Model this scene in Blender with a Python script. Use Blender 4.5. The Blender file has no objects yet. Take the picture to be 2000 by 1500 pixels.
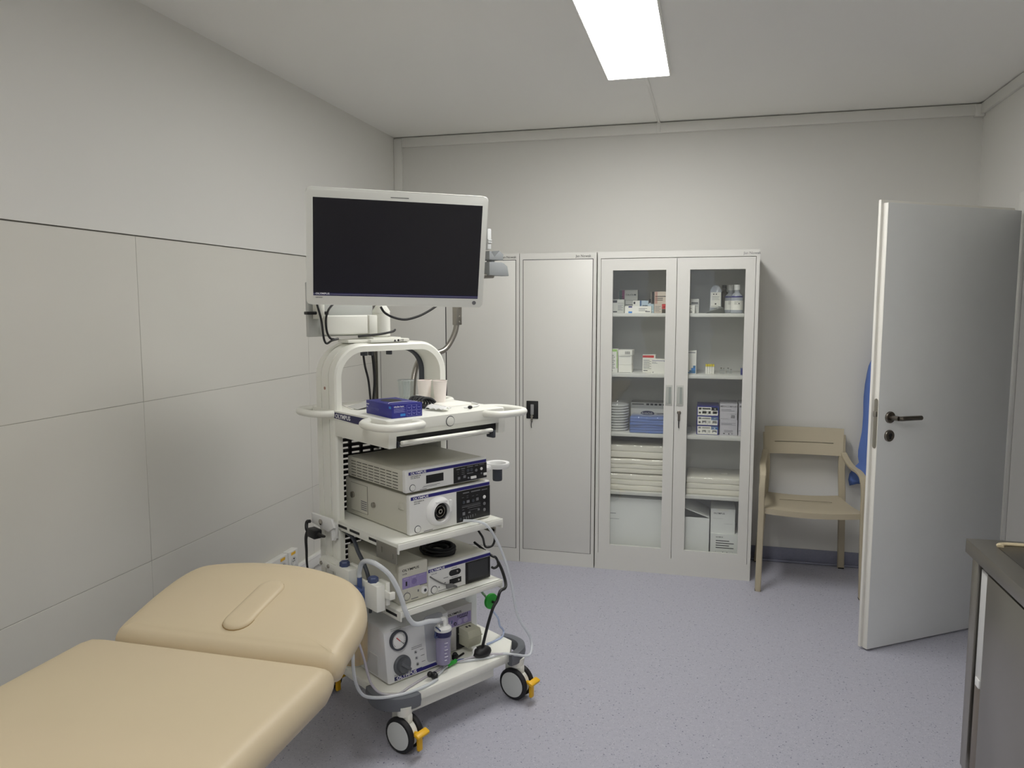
import bpy, bmesh, math, random
from mathutils import Vector, Matrix

SC = bpy.context.scene
COL = SC.collection
PI = math.pi
rnd = random.Random(7)

# ------------------------------------------------------------------ camera
yaw, pitch, roll = math.radians(-14.4345), math.radians(-5.8963), math.radians(-0.0496)
cy, sy, cp, sp = math.cos(yaw), math.sin(yaw), math.cos(pitch), math.sin(pitch)
fwd = Vector((sy * cp, cy * cp, sp)); rgt = Vector((cy, -sy, 0)); upv = rgt.cross(fwd)
r2 = rgt * math.cos(roll) + upv * math.sin(roll); u2 = upv * math.cos(roll) - rgt * math.sin(roll)
cam_d = bpy.data.cameras.new('camera'); cam = bpy.data.objects.new('camera', cam_d); COL.objects.link(cam)
cam.matrix_world = Matrix(((r2.x, u2.x, -fwd.x, 0), (r2.y, u2.y, -fwd.y, 0), (r2.z, u2.z, -fwd.z, 1.55), (0, 0, 0, 1)))
cam_d.sensor_width = 36.0; cam_d.lens = 36.0 * 1484.47 / 2000.0; cam_d.clip_start = 0.02
SC.camera = cam

# ------------------------------------------------------------------ world, exposure
wd = bpy.data.worlds.new('world'); SC.world = wd; wd.use_nodes = True
wd.node_tree.nodes['Background'].inputs[0].default_value = (0.8, 0.85, 1.0, 1)
wd.node_tree.nodes['Background'].inputs[1].default_value = 0.6
PANEL_W = 27.0        # emission of the ceiling panel in view
PANEL2_W = 26.0        # the second panel, behind the camera
vs = SC.view_settings
vs.view_transform = 'Standard'; vs.look = 'None'; vs.gamma = 1.0; vs.use_curve_mapping = False
vs.exposure = 0.0
SC.cycles.use_denoising = True
SC.cycles.max_bounces = 10; SC.cycles.diffuse_bounces = 6; SC.cycles.transparent_max_bounces = 16
SC.cycles.sample_clamp_indirect = 6.0

# ------------------------------------------------------------------ materials
MATS = {}
def srgb(r, g, b):
    f = lambda c: (c / 255 / 12.92) if c / 255 <= 0.04045 else ((c / 255 + 0.055) / 1.055) ** 2.4
    return (f(r), f(g), f(b), 1)
def mat(name, col, rough=0.5, metal=0.0, spec=0.5, bump=0.0, bscale=200.0, vary=0.03, vscale=6.0, **kw):
    if name in MATS: return MATS[name]
    m = bpy.data.materials.new(name); m.use_nodes = True
    nt = m.node_tree; b = nt.nodes['Principled BSDF']
    c = srgb(*col)
    tc = nt.nodes.new('ShaderNodeTexCoord'); nz = nt.nodes.new('ShaderNodeTexNoise')
    nz.inputs['Scale'].default_value = vscale; nz.inputs['Detail'].default_value = 3
    nt.links.new(tc.outputs['Object'], nz.inputs['Vector'])
    mx = nt.nodes.new('ShaderNodeMix'); mx.data_type = 'RGBA'
    mx.inputs[6].default_value = tuple(max(0, v * (1 - vary)) for v in c[:3]) + (1,)
    mx.inputs[7].default_value = tuple(min(1, v * (1 + vary)) for v in c[:3]) + (1,)
    nt.links.new(nz.outputs['Fac'], mx.inputs[0]); nt.links.new(mx.outputs[2], b.inputs['Base Color'])
    b.inputs['Roughness'].default_value = rough; b.inputs['Metallic'].default_value = metal
    b.inputs['Specular IOR Level'].default_value = spec
    for k, v in kw.items(): b.inputs[k].default_value = v
    if bump:
        n2 = nt.nodes.new('ShaderNodeTexNoise'); n2.inputs['Scale'].default_value = bscale; n2.inputs['Detail'].default_value = 4
        bp = nt.nodes.new('ShaderNodeBump'); bp.inputs['Strength'].default_value = bump; bp.inputs['Distance'].default_value = 0.002
        nt.links.new(tc.outputs['Object'], n2.inputs['Vector']); nt.links.new(n2.outputs['Fac'], bp.inputs['Height'])
        nt.links.new(bp.outputs['Normal'], b.inputs['Normal'])
    MATS[name] = m
    return m
def clear_mat(name, tint, fac=0.75, rough=0.05, gloss=(1, 1, 1, 1), wav=0.0):
    """thin clear plastic or glass sheet: transparent with a fresnel gloss and a little haze"""
    if name in MATS: return MATS[name]
    m = bpy.data.materials.new(name); m.use_nodes = True; nt = m.node_tree; nt.nodes.clear()
    out = nt.nodes.new('ShaderNodeOutputMaterial'); tr = nt.nodes.new('ShaderNodeBsdfTransparent')
    tr.inputs[0].default_value = srgb(*tint)
    df = nt.nodes.new('ShaderNodeBsdfDiffuse'); df.inputs[0].default_value = srgb(*tint)
    gl = nt.nodes.new('ShaderNodeBsdfGlossy'); gl.inputs[0].default_value = gloss; gl.inputs['Roughness'].default_value = rough
    m1 = nt.nodes.new('ShaderNodeMixShader'); m1.inputs[0].default_value = 1 - fac
    nt.links.new(tr.outputs[0], m1.inputs[1]); nt.links.new(df.outputs[0], m1.inputs[2])
    lw = nt.nodes.new('ShaderNodeLayerWeight'); lw.inputs[0].default_value = 0.5
    pw = nt.nodes.new('ShaderNodeMath'); pw.operation = 'POWER'; pw.inputs[1].default_value = 5; nt.links.new(lw.outputs['Facing'], pw.inputs[0])
    fr = nt.nodes.new('ShaderNodeMath'); fr.operation = 'MULTIPLY_ADD'; fr.inputs[1].default_value = 0.94; fr.inputs[2].default_value = 0.04; nt.links.new(pw.outputs[0], fr.inputs[0])
    m2 = nt.nodes.new('ShaderNodeMixShader'); nt.links.new(fr.outputs[0], m2.inputs[0])
    nt.links.new(m1.outputs[0], m2.inputs[1]); nt.links.new(gl.outputs[0], m2.inputs[2]); nt.links.new(m2.outputs[0], out.inputs[0])
    if wav:
        tc = nt.nodes.new('ShaderNodeTexCoord'); nz = nt.nodes.new('ShaderNodeTexNoise'); nz.inputs['Scale'].default_value = 5
        bp = nt.nodes.new('ShaderNodeBump'); bp.inputs['Strength'].default_value = wav; bp.inputs['Distance'].default_value = 0.02
        nt.links.new(tc.outputs['Object'], nz.inputs['Vector']); nt.links.new(nz.outputs['Fac'], bp.inputs['Height'])
        nt.links.new(bp.outputs[0], gl.inputs['Normal'])
    MATS[name] = m
    return m
def emit_mat(name, col, s):
    m = bpy.data.materials.new(name); m.use_nodes = True; nt = m.node_tree; b = nt.nodes['Principled BSDF']
    b.inputs['Base Color'].default_value = (0.8, 0.8, 0.8, 1); b.inputs['Emission Color'].default_value = col
    b.inputs['Emission Strength'].default_value = s; MATS[name] = m
    return m
def floor_mat():
    m = bpy.data.materials.new('vinyl_floor'); m.use_nodes = True; nt = m.node_tree; b = nt.nodes['Principled BSDF']
    tc = nt.nodes.new('ShaderNodeTexCoord')
    def vor(scale, lo, hi):
        v = nt.nodes.new('ShaderNodeTexVoronoi'); v.inputs['Scale'].default_value = scale
        nt.links.new(tc.outputs['Object'], v.inputs['Vector'])
        s = nt.nodes.new('ShaderNodeSeparateColor'); nt.links.new(v.outputs['Color'], s.inputs[0])
        r = nt.nodes.new('ShaderNodeMapRange'); r.inputs[1].default_value = lo; r.inputs[2].default_value = hi
        nt.links.new(s.outputs[0], r.inputs[0])
        d = nt.nodes.new('ShaderNodeMapRange'); d.inputs[1].default_value = 0.50; d.inputs[2].default_value = 0.30
        nt.links.new(v.outputs['Distance'], d.inputs[0])
        mu = nt.nodes.new('ShaderNodeMath'); mu.operation = 'MULTIPLY'
        nt.links.new(r.outputs[0], mu.inputs[0]); nt.links.new(d.outputs[0], mu.inputs[1])
        return mu.outputs[0]
    prev = None
    nz = nt.nodes.new('ShaderNodeTexNoise'); nz.inputs['Scale'].default_value = 60; nz.inputs['Detail'].default_value = 4
    nt.links.new(tc.outputs['Object'], nz.inputs['Vector'])
    mx = nt.nodes.new('ShaderNodeMix'); mx.data_type = 'RGBA'; mx.inputs[6].default_value = srgb(168, 168, 180); mx.inputs[7].default_value = srgb(184, 184, 195)
    nt.links.new(nz.outputs['Fac'], mx.inputs[0]); prev = mx.outputs[2]
    for sc, lo, hi, c in ((260, .93, .95, (128, 128, 146)), (200, .90, .93, (198, 198, 204)), (330, .90, .92, (146, 146, 162)), (150, .965, .975, (104, 104, 124))):
        f = vor(sc, lo, hi); m2 = nt.nodes.new('ShaderNodeMix'); m2.data_type = 'RGBA'
        nt.links.new(f, m2.inputs[0]); nt.links.new(prev, m2.inputs[6]); m2.inputs[7].default_value = srgb(*c); prev = m2.outputs[2]
    nt.links.new(prev, b.inputs['Base Color']); b.inputs['Roughness'].default_value = 0.48
    MATS['vinyl_floor'] = m
    return m

WALL = mat('wall_paint', (220, 219, 214), 0.75, bump=0.05, bscale=300, vary=0.012, vscale=1.5)
CEIL = mat('ceiling_paint', (240, 239, 235), 0.85, vary=0.012, vscale=1.2)
TILE = mat('wall_tile', (213, 211, 203), 0.30, vary=0.02, vscale=1.8)
GROUT = mat('grout', (168, 166, 158), 0.9)
GROOVE = mat('shadow_gap', (70, 66, 60), 0.9)
FLOORM = floor_mat()
PVC = mat('white_pvc', (228, 227, 222), 0.4)
SKIRT = mat('vinyl_skirting', (128, 130, 148), 0.5, vary=0.12, vscale=90)
CAB = mat('cabinet_paint', (215, 214, 208), 0.42, bump=0.03, bscale=500, vary=0.01)
CABIN = mat('cabinet_inside', (224, 224, 221), 0.5)
GAP = mat('dark_gap', (40, 40, 40), 0.8)
CARTW = mat('cart_white', (240, 240, 231), 0.38, vary=0.015)
CARTG = mat('cart_grey_plastic', (104, 107, 113), 0.5)
DGREY = mat('dark_grey', (62, 66, 74), 0.5)
BLACK = mat('black_plastic', (20, 20, 22), 0.45)
RUBBER = mat('black_rubber', (26, 26, 29), 0.6)
SCREEN = mat('screen_black', (27, 26, 34), 0.16, spec=0.5)
MONW = mat('monitor_white', (240, 241, 234), 0.4)
DEVW = mat('device_beige', (204, 202, 189), 0.45, bump=0.02, bscale=900)
DEVF = mat('device_front_white', (230, 230, 227), 0.35)
NAVY = mat('navy_blue', (38, 34, 118), 0.35)
NAVYD = mat('navy_dark', (40, 40, 86), 0.4)
PURPLE = mat('lilac_panel', (150, 138, 186), 0.4)
STEEL = mat('brushed_steel', (170, 166, 158), 0.33, metal=1.0, bump=0.02, bscale=60)
CHROME = mat('chrome', (190, 186, 178), 0.18, metal=1.0)
SATIN = mat('satin_steel', (128, 122, 114), 0.3, metal=1.0)
COUCH = mat('beige_leatherette', (204, 188, 157), 0.48, bump=0.06, bscale=700, vary=0.02)
CHAIRM = mat('taupe_resin', (178, 168, 145), 0.5, bump=0.04, bscale=400)
YELLOW = mat('yellow_plastic', (238, 184, 28), 0.4)
GREEN = mat('green_plastic', (40, 160, 52), 0.35)
WPLAS = mat('white_plastic', (238, 238, 236), 0.4)
PAPER = mat('paper_white', (240, 238, 230), 0.8)
CUPM = mat('paper_cup', (240, 232, 226), 0.7)
DOORM = mat('door_grey_laminate', (236, 238, 237), 0.5)
DOORE = mat('door_edge_white', (236, 234, 226), 0.45)
GOWN = mat('blue_nonwoven', (96, 124, 192), 0.8, bump=0.2, bscale=60)
CREAM = mat('cream_towel', (245, 240, 226), 0.85, bump=0.25, bscale=40)
CARTON = mat('white_carton', (238, 239, 236), 0.7)
BLUEK = mat('slate_blue_plastic', (62, 74, 112), 0.4)
BLUEC = mat('canister_blue', (78, 96, 144), 0.3)
GLASS = clear_mat('cabinet_glass', (252, 253, 252), 0.99, 0.02, wav=0.06)
CLEARP = clear_mat('clear_plastic', (248, 250, 250), 0.93, 0.08)
TUBEM = clear_mat('clear_tube', (240, 243, 246), 0.45, 0.12)
FILM = clear_mat('plastic_film', (252, 252, 252), 0.93, 0.08, wav=0.6)
JARP = clear_mat('lilac_jar', (222, 218, 238), 0.72, 0.06)
BOTTLE = clear_mat('bottle_plastic', (234, 238, 246), 0.6, 0.1)
AMBER = clear_mat('amber_liquid', (226, 188, 92), 0.45, 0.1)
TRANSL = mat('translucent_white', (224, 226, 226), 0.35)
INK = mat('black_print', (28, 28, 32), 0.6)
INKG = mat('grey_print', (120, 120, 124), 0.6)
INKW = mat('white_print', (240, 240, 244), 0.6)
GBLUE = mat('glove_box_blue', (42, 44, 136), 0.45)
SKYB = mat('sky_blue_print', (48, 128, 206), 0.45)
RED = mat('red_print', (196, 44, 44), 0.5)
PUMPG = mat('pump_grey_green', (192, 191, 170), 0.45)

# ------------------------------------------------------------------ mesh helpers
class MB:
    def __init__(s): s.bm = bmesh.new(); s.mi = 0
    def _faces(s, before):
        for f in s.bm.faces:
            if f.index == -1 or f not in before: pass
    def box(s, x0, x1, y0, y1, z0, z1, bev=0.0, seg=2, m=None, M=None):
        bm = s.bm; n0 = len(bm.faces)
        vs_ = [bm.verts.new((x, y, z)) for x in (x0, x1) for y in (y0, y1) for z in (z0, z1)]
        q = [(0, 1, 3, 2), (4, 6, 7, 5), (0, 4, 5, 1), (2, 3, 7, 6), (0, 2, 6, 4), (1, 5, 7, 3)]
        fs = [bm.faces.new([vs_[i] for i in f]) for f in q]
        for f in fs: f.material_index = s.mi if m is None else m
        if bev > 0:
            es = list({e for f in fs for e in f.edges})
            r = bmesh.ops.bevel(bm, geom=es, offset=min(bev, .49 * min(abs(x1 - x0), abs(y1 - y0), abs(z1 - z0))), segments=seg, profile=0.5, affect='EDGES', clamp_overlap=True)
            vv = {v for f in r['faces'] for v in f.verts} | {v for v in vs_ if v.is_valid}
            if M: bmesh.ops.transform(bm, matrix=M, verts=list(vv))
        elif M: bmesh.ops.transform(bm, matrix=M, verts=vs_)
        return s
    def lathe(s, prof, o=(0, 0, 0), axis=(0, 0, 1), seg=24, cap=True, m=None):
        bm = s.bm; a = Vector(axis).normalized(); o = Vector(o)
        t = Vector((1, 0, 0)) if abs(a.x) < .9 else Vector((0, 1, 0)); u = a.cross(t).normalized(); v = a.cross(u)
        rings = []
        for r, h in prof:
            rings.append([bm.verts.new(o + a * h + (u * math.cos(2 * PI * k / seg) + v * math.sin(2 * PI * k / seg)) * max(r, 1e-5)) for k in range(seg)])
        mi = s.mi if m is None else m
        for i in range(len(rings) - 1):
            for k in range(seg):
                f = bm.faces.new((rings[i][k], rings[i][(k + 1) % seg], rings[i + 1][(k + 1) % seg], rings[i + 1][k])); f.smooth = True; f.material_index = mi
        if cap:
            for rg, fl in ((rings[0], True), (rings[-1], False)):
                f = bm.faces.new(rg[::-1] if fl else rg); f.material_index = mi
        return s
    def cyl(s, p0, p1, r0, r1=None, seg=20, m=None, bev=0.0):
        p0, p1 = Vector(p0), Vector(p1); d = p1 - p0; L = d.length; r1 = r0 if r1 is None else r1
        pr = [(r0, 0), (r1, L)] if not bev else [(r0 - bev, 0), (r0, bev), (r1, L - bev), (r1 - bev, L)]
        return s.lathe(pr, p0, d, seg, True, m)
    def tube(s, pts, r, seg=10, sub=6, closed=False, m=None, flat=1.0):
        P = [Vector(p) for p in pts]
        if sub > 1: P = catmull(P, sub, closed)
        bm = s.bm; n = len(P); rings = []; up = None
        for i in range(n):
            if closed: t = (P[(i + 1) % n] - P[i - 1])
            else: t = P[min(i + 1, n - 1)] - P[max(i - 1, 0)]
            t = t.normalized() if t.length > 1e-9 else Vector((0, 0, 1))
            if up is None: up = Vector((0, 0, 1)) if abs(t.z) < .9 else Vector((1, 0, 0))
            up = (up - t * up.dot(t)).normalized(); sd = t.cross(up)
            rr = r(i / (n - 1)) if callable(r) else r
            rings.append([bm.verts.new(P[i] + (sd * math.cos(2 * PI * k / seg) + up * flat * math.sin(2 * PI * k / seg)) * rr) for k in range(seg)])
        mi = s.mi if m is None else m
        rng = range(n) if closed else range(n - 1)
        for i in rng:
            a, b = rings[i], rings[(i + 1) % n]
            for k in range(seg):
                f = bm.faces.new((a[k], a[(k + 1) % seg], b[(k + 1) % seg], b[k])); f.smooth = True; f.material_index = mi
        if not closed:
            bm.faces.new(rings[0][::-1]).material_index = mi; bm.faces.new(rings[-1]).material_index = mi
        return s
    def prism(s, poly, d, bev=0.0, m=None):
        """poly: 3D points (planar), d: extrusion vector"""
        bm = s.bm; d = Vector(d); A = [bm.verts.new(p) for p in poly]; B = [bm.verts.new(Vector(p) + d) for p in poly]; n = len(A)
        fs = [bm.faces.new(A[::-1]), bm.faces.new(B)] + [bm.faces.new((A[i], A[(i + 1) % n], B[(i + 1) % n], B[i])) for i in range(n)]
        for f in fs: f.material_index = s.mi if m is None else m
        if bev:
            es = list({e for f in fs[:2] for e in f.edges})
            bmesh.ops.bevel(bm, geom=es, offset=bev, segments=2, profile=0.5, affect='EDGES', clamp_overlap=True)
        return s
    def sweep(s, path, prof, closed_prof=True, m=None, smooth=True):
        """path: [(origin, nvec, bvec)], prof: [(n, b)]"""
        bm = s.bm; rings = [[bm.verts.new(Vector(o) + Vector(nv) * a + Vector(bv) * b) for a, b in prof] for o, nv, bv in path]; k = len(prof)
        mi = s.mi if m is None else m
        for i in range(len(rings) - 1):
            for j in range(k if closed_prof else k - 1):
                f = bm.faces.new((rings[i][j], rings[i][(j + 1) % k], rings[i + 1][(j + 1) % k], rings[i + 1][j])); f.material_index = mi; f.smooth = smooth
        for rg in (rings[0][::-1], rings[-1]): bm.faces.new(rg).material_index = mi
        return s
    def sphere(s, c, r, sc=(1, 1, 1), seg=16, m=None):
        mi = s.mi if m is None else m
        g = bmesh.ops.create_uvsphere(s.bm, u_segments=seg, v_segments=max(6, seg // 2), radius=r, matrix=Matrix.Translation(c) @ Matrix.Diagonal((*sc, 1)))
        for v in g['verts']:
            for f in v.link_faces: f.smooth = True; f.material_index = mi
        return s
    def build(s, name, m, parent=None, loc=None, rotz=None, sharp=40):
        bm = s.bm; bmesh.ops.recalc_face_normals(bm, faces=bm.faces)
        me = bpy.data.meshes.new(name); bm.to_mesh(me); bm.free()
        ms = m if isinstance(m, (list, tuple)) else [m]
        for x in ms: me.materials.append(x)
        for p in me.polygons: p.use_smooth = True
        try: me.set_sharp_from_angle(angle=math.radians(sharp))
        except Exception: pass
        o = bpy.data.objects.new(name, me); COL.objects.link(o)
        if parent: o.parent = parent
        if loc is not None: o.location = loc
        if rotz is not None: o.rotation_euler[2] = rotz
        return o
def catmull(P, sub, closed=False):
    out = []; n = len(P)
    for i in range(n if closed else n - 1):
        p0 = P[i - 1] if (closed or i > 0) else P[0] * 2 - P[1]; p1 = P[i]; p2 = P[(i + 1) % n]
        p3 = P[(i + 2) % n] if (closed or i + 2 < n) else P[-1] * 2 - P[-2]
        for k in range(sub):
            t = k / sub
            out.append(.5 * ((2 * p1) + (p2 - p0) * t + (2 * p0 - 5 * p1 + 4 * p2 - p3) * t * t + (3 * p1 - p0 - 3 * p2 + p3) * t ** 3))
    if not closed: out.append(P[-1])
    return out
def tag(o, label=None, cat=None, group=None, kind=None):
    if label: o['label'] = label
    if cat: o['category'] = cat
    if group: o['group'] = group
    if kind: o['kind'] = kind
    return o
def thing(name, label, cat, loc=(0, 0, 0), rotz=0.0, group=None):
    o = bpy.data.objects.new(name, None); COL.objects.link(o); o.empty_display_size = 0.05
    o.location = loc; o.rotation_euler = (0, 0, rotz)
    return tag(o, label, cat, group)
def struct(name, mb, m, parent=None):
    o = mb.build(name, m, parent)
    if parent is None: o['kind'] = 'structure'
    return o
def box(name, m, parent, x0, x1, y0, y1, z0, z1, bev=0.002): return MB().box(x0, x1, y0, y1, z0, z1, bev).build(name, m, parent)
F_FRONT = Matrix(((1, 0, 0), (0, 0, -1), (0, 1, 0))).to_4x4()      # text right +x, up +z, facing -y
F_LEFT = Matrix(((0, 0, -1), (-1, 0, 0), (0, 1, 0))).to_4x4()      # text right -y, up +z, facing -x
F_TOP = Matrix.Identity(4)
def text(s, size, loc, M, m, parent=None, xs=1.0, bold=0.0, name='lettering', align='LEFT', extra=None, loc_w=None):
    cu = bpy.data.curves.new('t', 'FONT'); cu.body = s; cu.size = size; cu.extrude = 0.0002; cu.offset = bold * size; cu.align_x = align; cu.resolution_u = 2
    t = bpy.data.objects.new('t', cu); COL.objects.link(t)
    dg = bpy.context.evaluated_depsgraph_get(); me = bpy.data.meshes.new_from_object(t.evaluated_get(dg))
    bpy.data.objects.remove(t); bpy.data.curves.remove(cu)
    if extra is not None: M = extra @ M
    me.transform(Matrix.Translation(loc) @ M @ Matrix.Diagonal((xs, 1, 1, 1)))
    me.materials.clear(); me.materials.append(m); me.name = name
    o = bpy.data.objects.new(name, me); COL.objects.link(o)
    if parent: o.parent = parent
    return o
LOGO = dict(xs=1.35, bold=0.022)

# ------------------------------------------------------------------ room shell
XL, XR, YB, YF, ZC = -2.02, 1.42, 4.76, -1.9, 2.64
struct('floor', MB().box(-2.2, 3.2, -2.1, 4.95, -0.08, 0.0), FLOORM)
struct('ceiling', MB().box(-2.2, 3.2, -2.1, 4.95, ZC, ZC + .08), CEIL)
struct('wall_back', MB().box(-2.2, 3.2, YB, YB + .15, 0, ZC), WALL)
struct('wall_front', MB().box(-2.2, -1.75, YF - .15, YF, 0, ZC).box(-.8, -.30, YF - .15, YF, 0, ZC).box(.10, 3.2, YF - .15, YF, 0, ZC).box(-1.75, -.8, YF - .15, YF, 0, .5).box(-1.75, -.8, YF - .15, YF, 2.1, ZC).box(-.3, .1, YF - .15, YF, 0, .5).box(-.3, .1, YF - .15, YF, 2.1, ZC), WALL)
for i, (a, b) in enumerate(((-1.75, -.8), (-.3, .1))):
    wm = MB()
    for x0, x1, z0, z1 in ((a, a + .05, .5, 2.1), (b - .05, b, .5, 2.1), (a + .05, b - .05, .5, .55), (a + .05, b - .05, 2.05, 2.1)): wm.box(x0, x1, YF - .09, YF - .03, z0, z1, .003)
    w_ = struct('window_%d' % (i + 1), wm, PVC)
    MB().box(a + .05, b - .05, YF - .064, YF - .058, .55, 2.05).build('pane', GLASS, w_)
wl = struct('wall_left', MB().box(XL - .15, XL - .009, YF, YB, 0, ZC, m=1).box(XL - .009, XL + .003, YF, YB, 1.8055, ZC, m=0).box(XL - .0089, XL - .0015, YF, YB, 0.0, 1.8015, m=1), [WALL, GROUT])
rows = [(0.0, .5875), (.5895, 1.1945), (1.1965, 1.8005)]
cols = [(-1.9, -1.261), (-1.259, -.055), (-.053, 1.157), (1.159, 2.3675), (2.3695, 3.5805), (3.5825, 4.758)]
for z0, z1 in rows:
    for y0, y1 in cols:
        MB().box(XL - .008, XL, y0, y1, z0, z1, .0008, 1).build('tile', TILE, wl)
# right wall with the doorway
DY0, DY1, DZ = 3.215, 4.085, 2.03
struct('wall_right', MB().box(XR, XR + .14, DY1, YB, 0, ZC).box(XR, XR + .14, YF, DY0, 0, ZC).box(XR, XR + .14, DY0, DY1, DZ, ZC), WALL)
struct('wall_corridor', MB().box(2.75, 2.9, -2.0, YB, 0, ZC), WALL)
# skirting
struct('baseboard_back', MB().box(.29, XR, YB - .008, YB, 0, .088, .003).box(.29, XR, YB - .025, YB - .006, 0, .014, .008), SKIRT)
struct('baseboard_right', MB().box(XR - .008, XR, 4.16, YB, 0, .088, .003), SKIRT)
# cable trunking along the ceiling and in the corner
tr = struct('trim_1', MB().box(XL + .06, XR - .02, YB - .022, YB, ZC - .066, ZC - .007, .003), PVC)
struct('trim_2', MB().box(XL + .004, XL + .058, YB - .022, YB, 1.86, ZC - .012, .003), PVC)
struct('trim_3', MB().box(XR - .022, XR, 1.0, YB - .03, ZC - .060, ZC - .006, .003), PVC)
struct('trim_4', MB().box(XR - .05, XR - .002, YB - .034, YB - .004, ZC - .074, ZC - .010, .003), PVC)
struct('trim_5', MB().box(-.322, -.308, 3.80, YB - .005, ZC - .007, ZC, .002).box(-.326, -.304, YB - .027, YB - .02, ZC - .062, ZC - .004, .002), PVC)
struct('trim_6', MB().box(XL, XL + .022, 3.355, YB, .165, .228, .004).box(XL + .02, XL + .024, 3.36, YB, .214, .222, .001), PVC)
# door frame
jm = MB()
for y0, y1 in ((DY1 - .02, DY1 + .06), (DY0 - .06, DY0 + .02)):
    jm.box(XR - .014, XR, y0, y1, 0, DZ + .05, .005)
jm.box(XR - .014, XR, DY0 + .018, DY1 - .018, DZ - .03, DZ + .05, .005)
jm.box(XR, XR + .14, DY1 - .02, DY1, 0, DZ).box(XR, XR + .14, DY0, DY0 + .02, 0, DZ).box(XR, XR + .14, DY0, DY1, DZ - .03, DZ)
d1 = struct('door_1', jm, PVC)
# door leaf, opened into the room (local x runs from the hinge to the free edge)
leaf_root = bpy.data.objects.new('door_leaf', None); COL.objects.link(leaf_root); leaf_root.parent = d1
HG = Vector((1.388, 4.040, 0)); FE = Vector((.728, 3.573, 0)); dv = (FE - HG).normalized(); DW = (FE - HG).length
nv_ = Vector((-dv.y, dv.x, 0))            # faces the camera
if nv_.dot(Vector((0, -1, 0))) < 0: nv_ = -nv_
leaf_root.matrix_world = Matrix(((dv.x, -nv_.x, 0, HG.x), (dv.y, -nv_.y, 0, HG.y), (0, 0, 1, 0), (0, 0, 0, 1)))
def dpart(mb, name, m):
    o = mb.build(name, m); o.parent = leaf_root; return o
dpart(MB().box(0, DW - .0005, 0, .026, .009, 1.983, .0008), 'leaf_panel', DOORM)
dpart(MB().box(0.01, DW + .014, .0262, .040, .012, 1.997, .0015), 'rebate_panel', DOORE)
dpart(MB().box(DW - .0004, DW + .001, .0004, .026, .009, 1.983, .0004), 'edge_band', DOORE)
lk = MB().prism([(DW + .0012, .013 + .010 * math.cos(a), (1.135 if k < 9 else .935) + .010 * math.sin(a)) for k, a in enumerate([PI * i / 8 for i in range(9)] + [PI + PI * i / 8 for i in range(9)])], (.0015, 0, 0))
dpart(lk, 'lock_plate', CHROME)
dpart(MB().box(DW + .0025, DW + .012, .007, .019, 1.065, 1.09, .002), 'latch', CHROME)
hz, hx = 1.061, DW - .065
hd = MB().lathe([(.026, 0), (.026, .006), (.024, .009), (.014, .009)], (hx, 0, hz), (0, -1, 0), 28).cyl((hx, -.008, hz), (hx, -.05, hz), .0105)
hd.tube([(hx, -.05, hz), (hx - .012, -.056, hz), (hx - .04, -.056, hz), (hx - .125, -.054, hz - .002)], .0105, 14, 5)
dpart(hd, 'handle', SATIN)
ky = MB().lathe([(.026, 0), (.026, .006), (.024, .009), (.0, .009)], (hx, 0, .979), (0, -1, 0), 28, False)
ky.cyl((hx, -.008, .983), (hx, -.012, .983), .008, m=1).box(hx - .004, hx + .004, -.012, -.008, .965, .983, m=1)
dpart(ky, 'key_rosette', [SATIN, GAP])
hb = MB().lathe([(.026, 0), (.026, .009), (.012, .009)], (hx, .040, hz), (0, 1, 0), 24).cyl((hx, .048, hz), (hx, .09, hz), .0105).tube([(hx, .09, hz), (hx - .03, .096, hz), (hx - .125, .094, hz)], .0105, 12, 4)
dpart(hb, 'rear_handle', SATIN)
for z in (.25, 1.0, 1.75):
    dpart(MB().cyl((-.006, .014, z - .04), (-.006, .014, z + .04), .007), 'hinge', SATIN)

# ------------------------------------------------------------------ ceiling lights
def ceiling_light(label, x0, x1, y0, y1, power):
    t = thing('ceiling_light', label, 'light', ((x0 + x1) / 2, (y0 + y1) / 2, ZC))
    w, l = (x1 - x0) / 2, (y1 - y0) / 2
    fr = MB()
    fr.box(-w - .011, -w, -l - .011, l + .011, -.014, -.0005, .002).box(w, w + .011, -l - .011, l + .011, -.014, -.0005, .002)
    fr.box(-w, w, -l - .011, -l, -.014, -.0005, .002).box(-w, w, l, l + .011, -.014, -.0005, .002)
    fr.build('frame', PVC, t)
    MB().box(-w, w, -l, l, -.011, -.003).build('diffuser', emit_mat('panel_light', (1.0, .99, .972, 1), power), t)
    return t
ceiling_light('glowing rectangular white ceiling panel light in a slim frame', -.492, -.206, 2.575, 3.778, PANEL_W)
ceiling_light('second white ceiling panel light over the foot of the couch', -.492, -.206, -.35, .85, PANEL2_W)
ceiling_light('unseen ceiling panel added to brighten the corridor beyond the doorway', 1.9, 2.2, .2, 1.4, 4.0)  # unseen lamp added to lighten the corridor and door jamb

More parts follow.
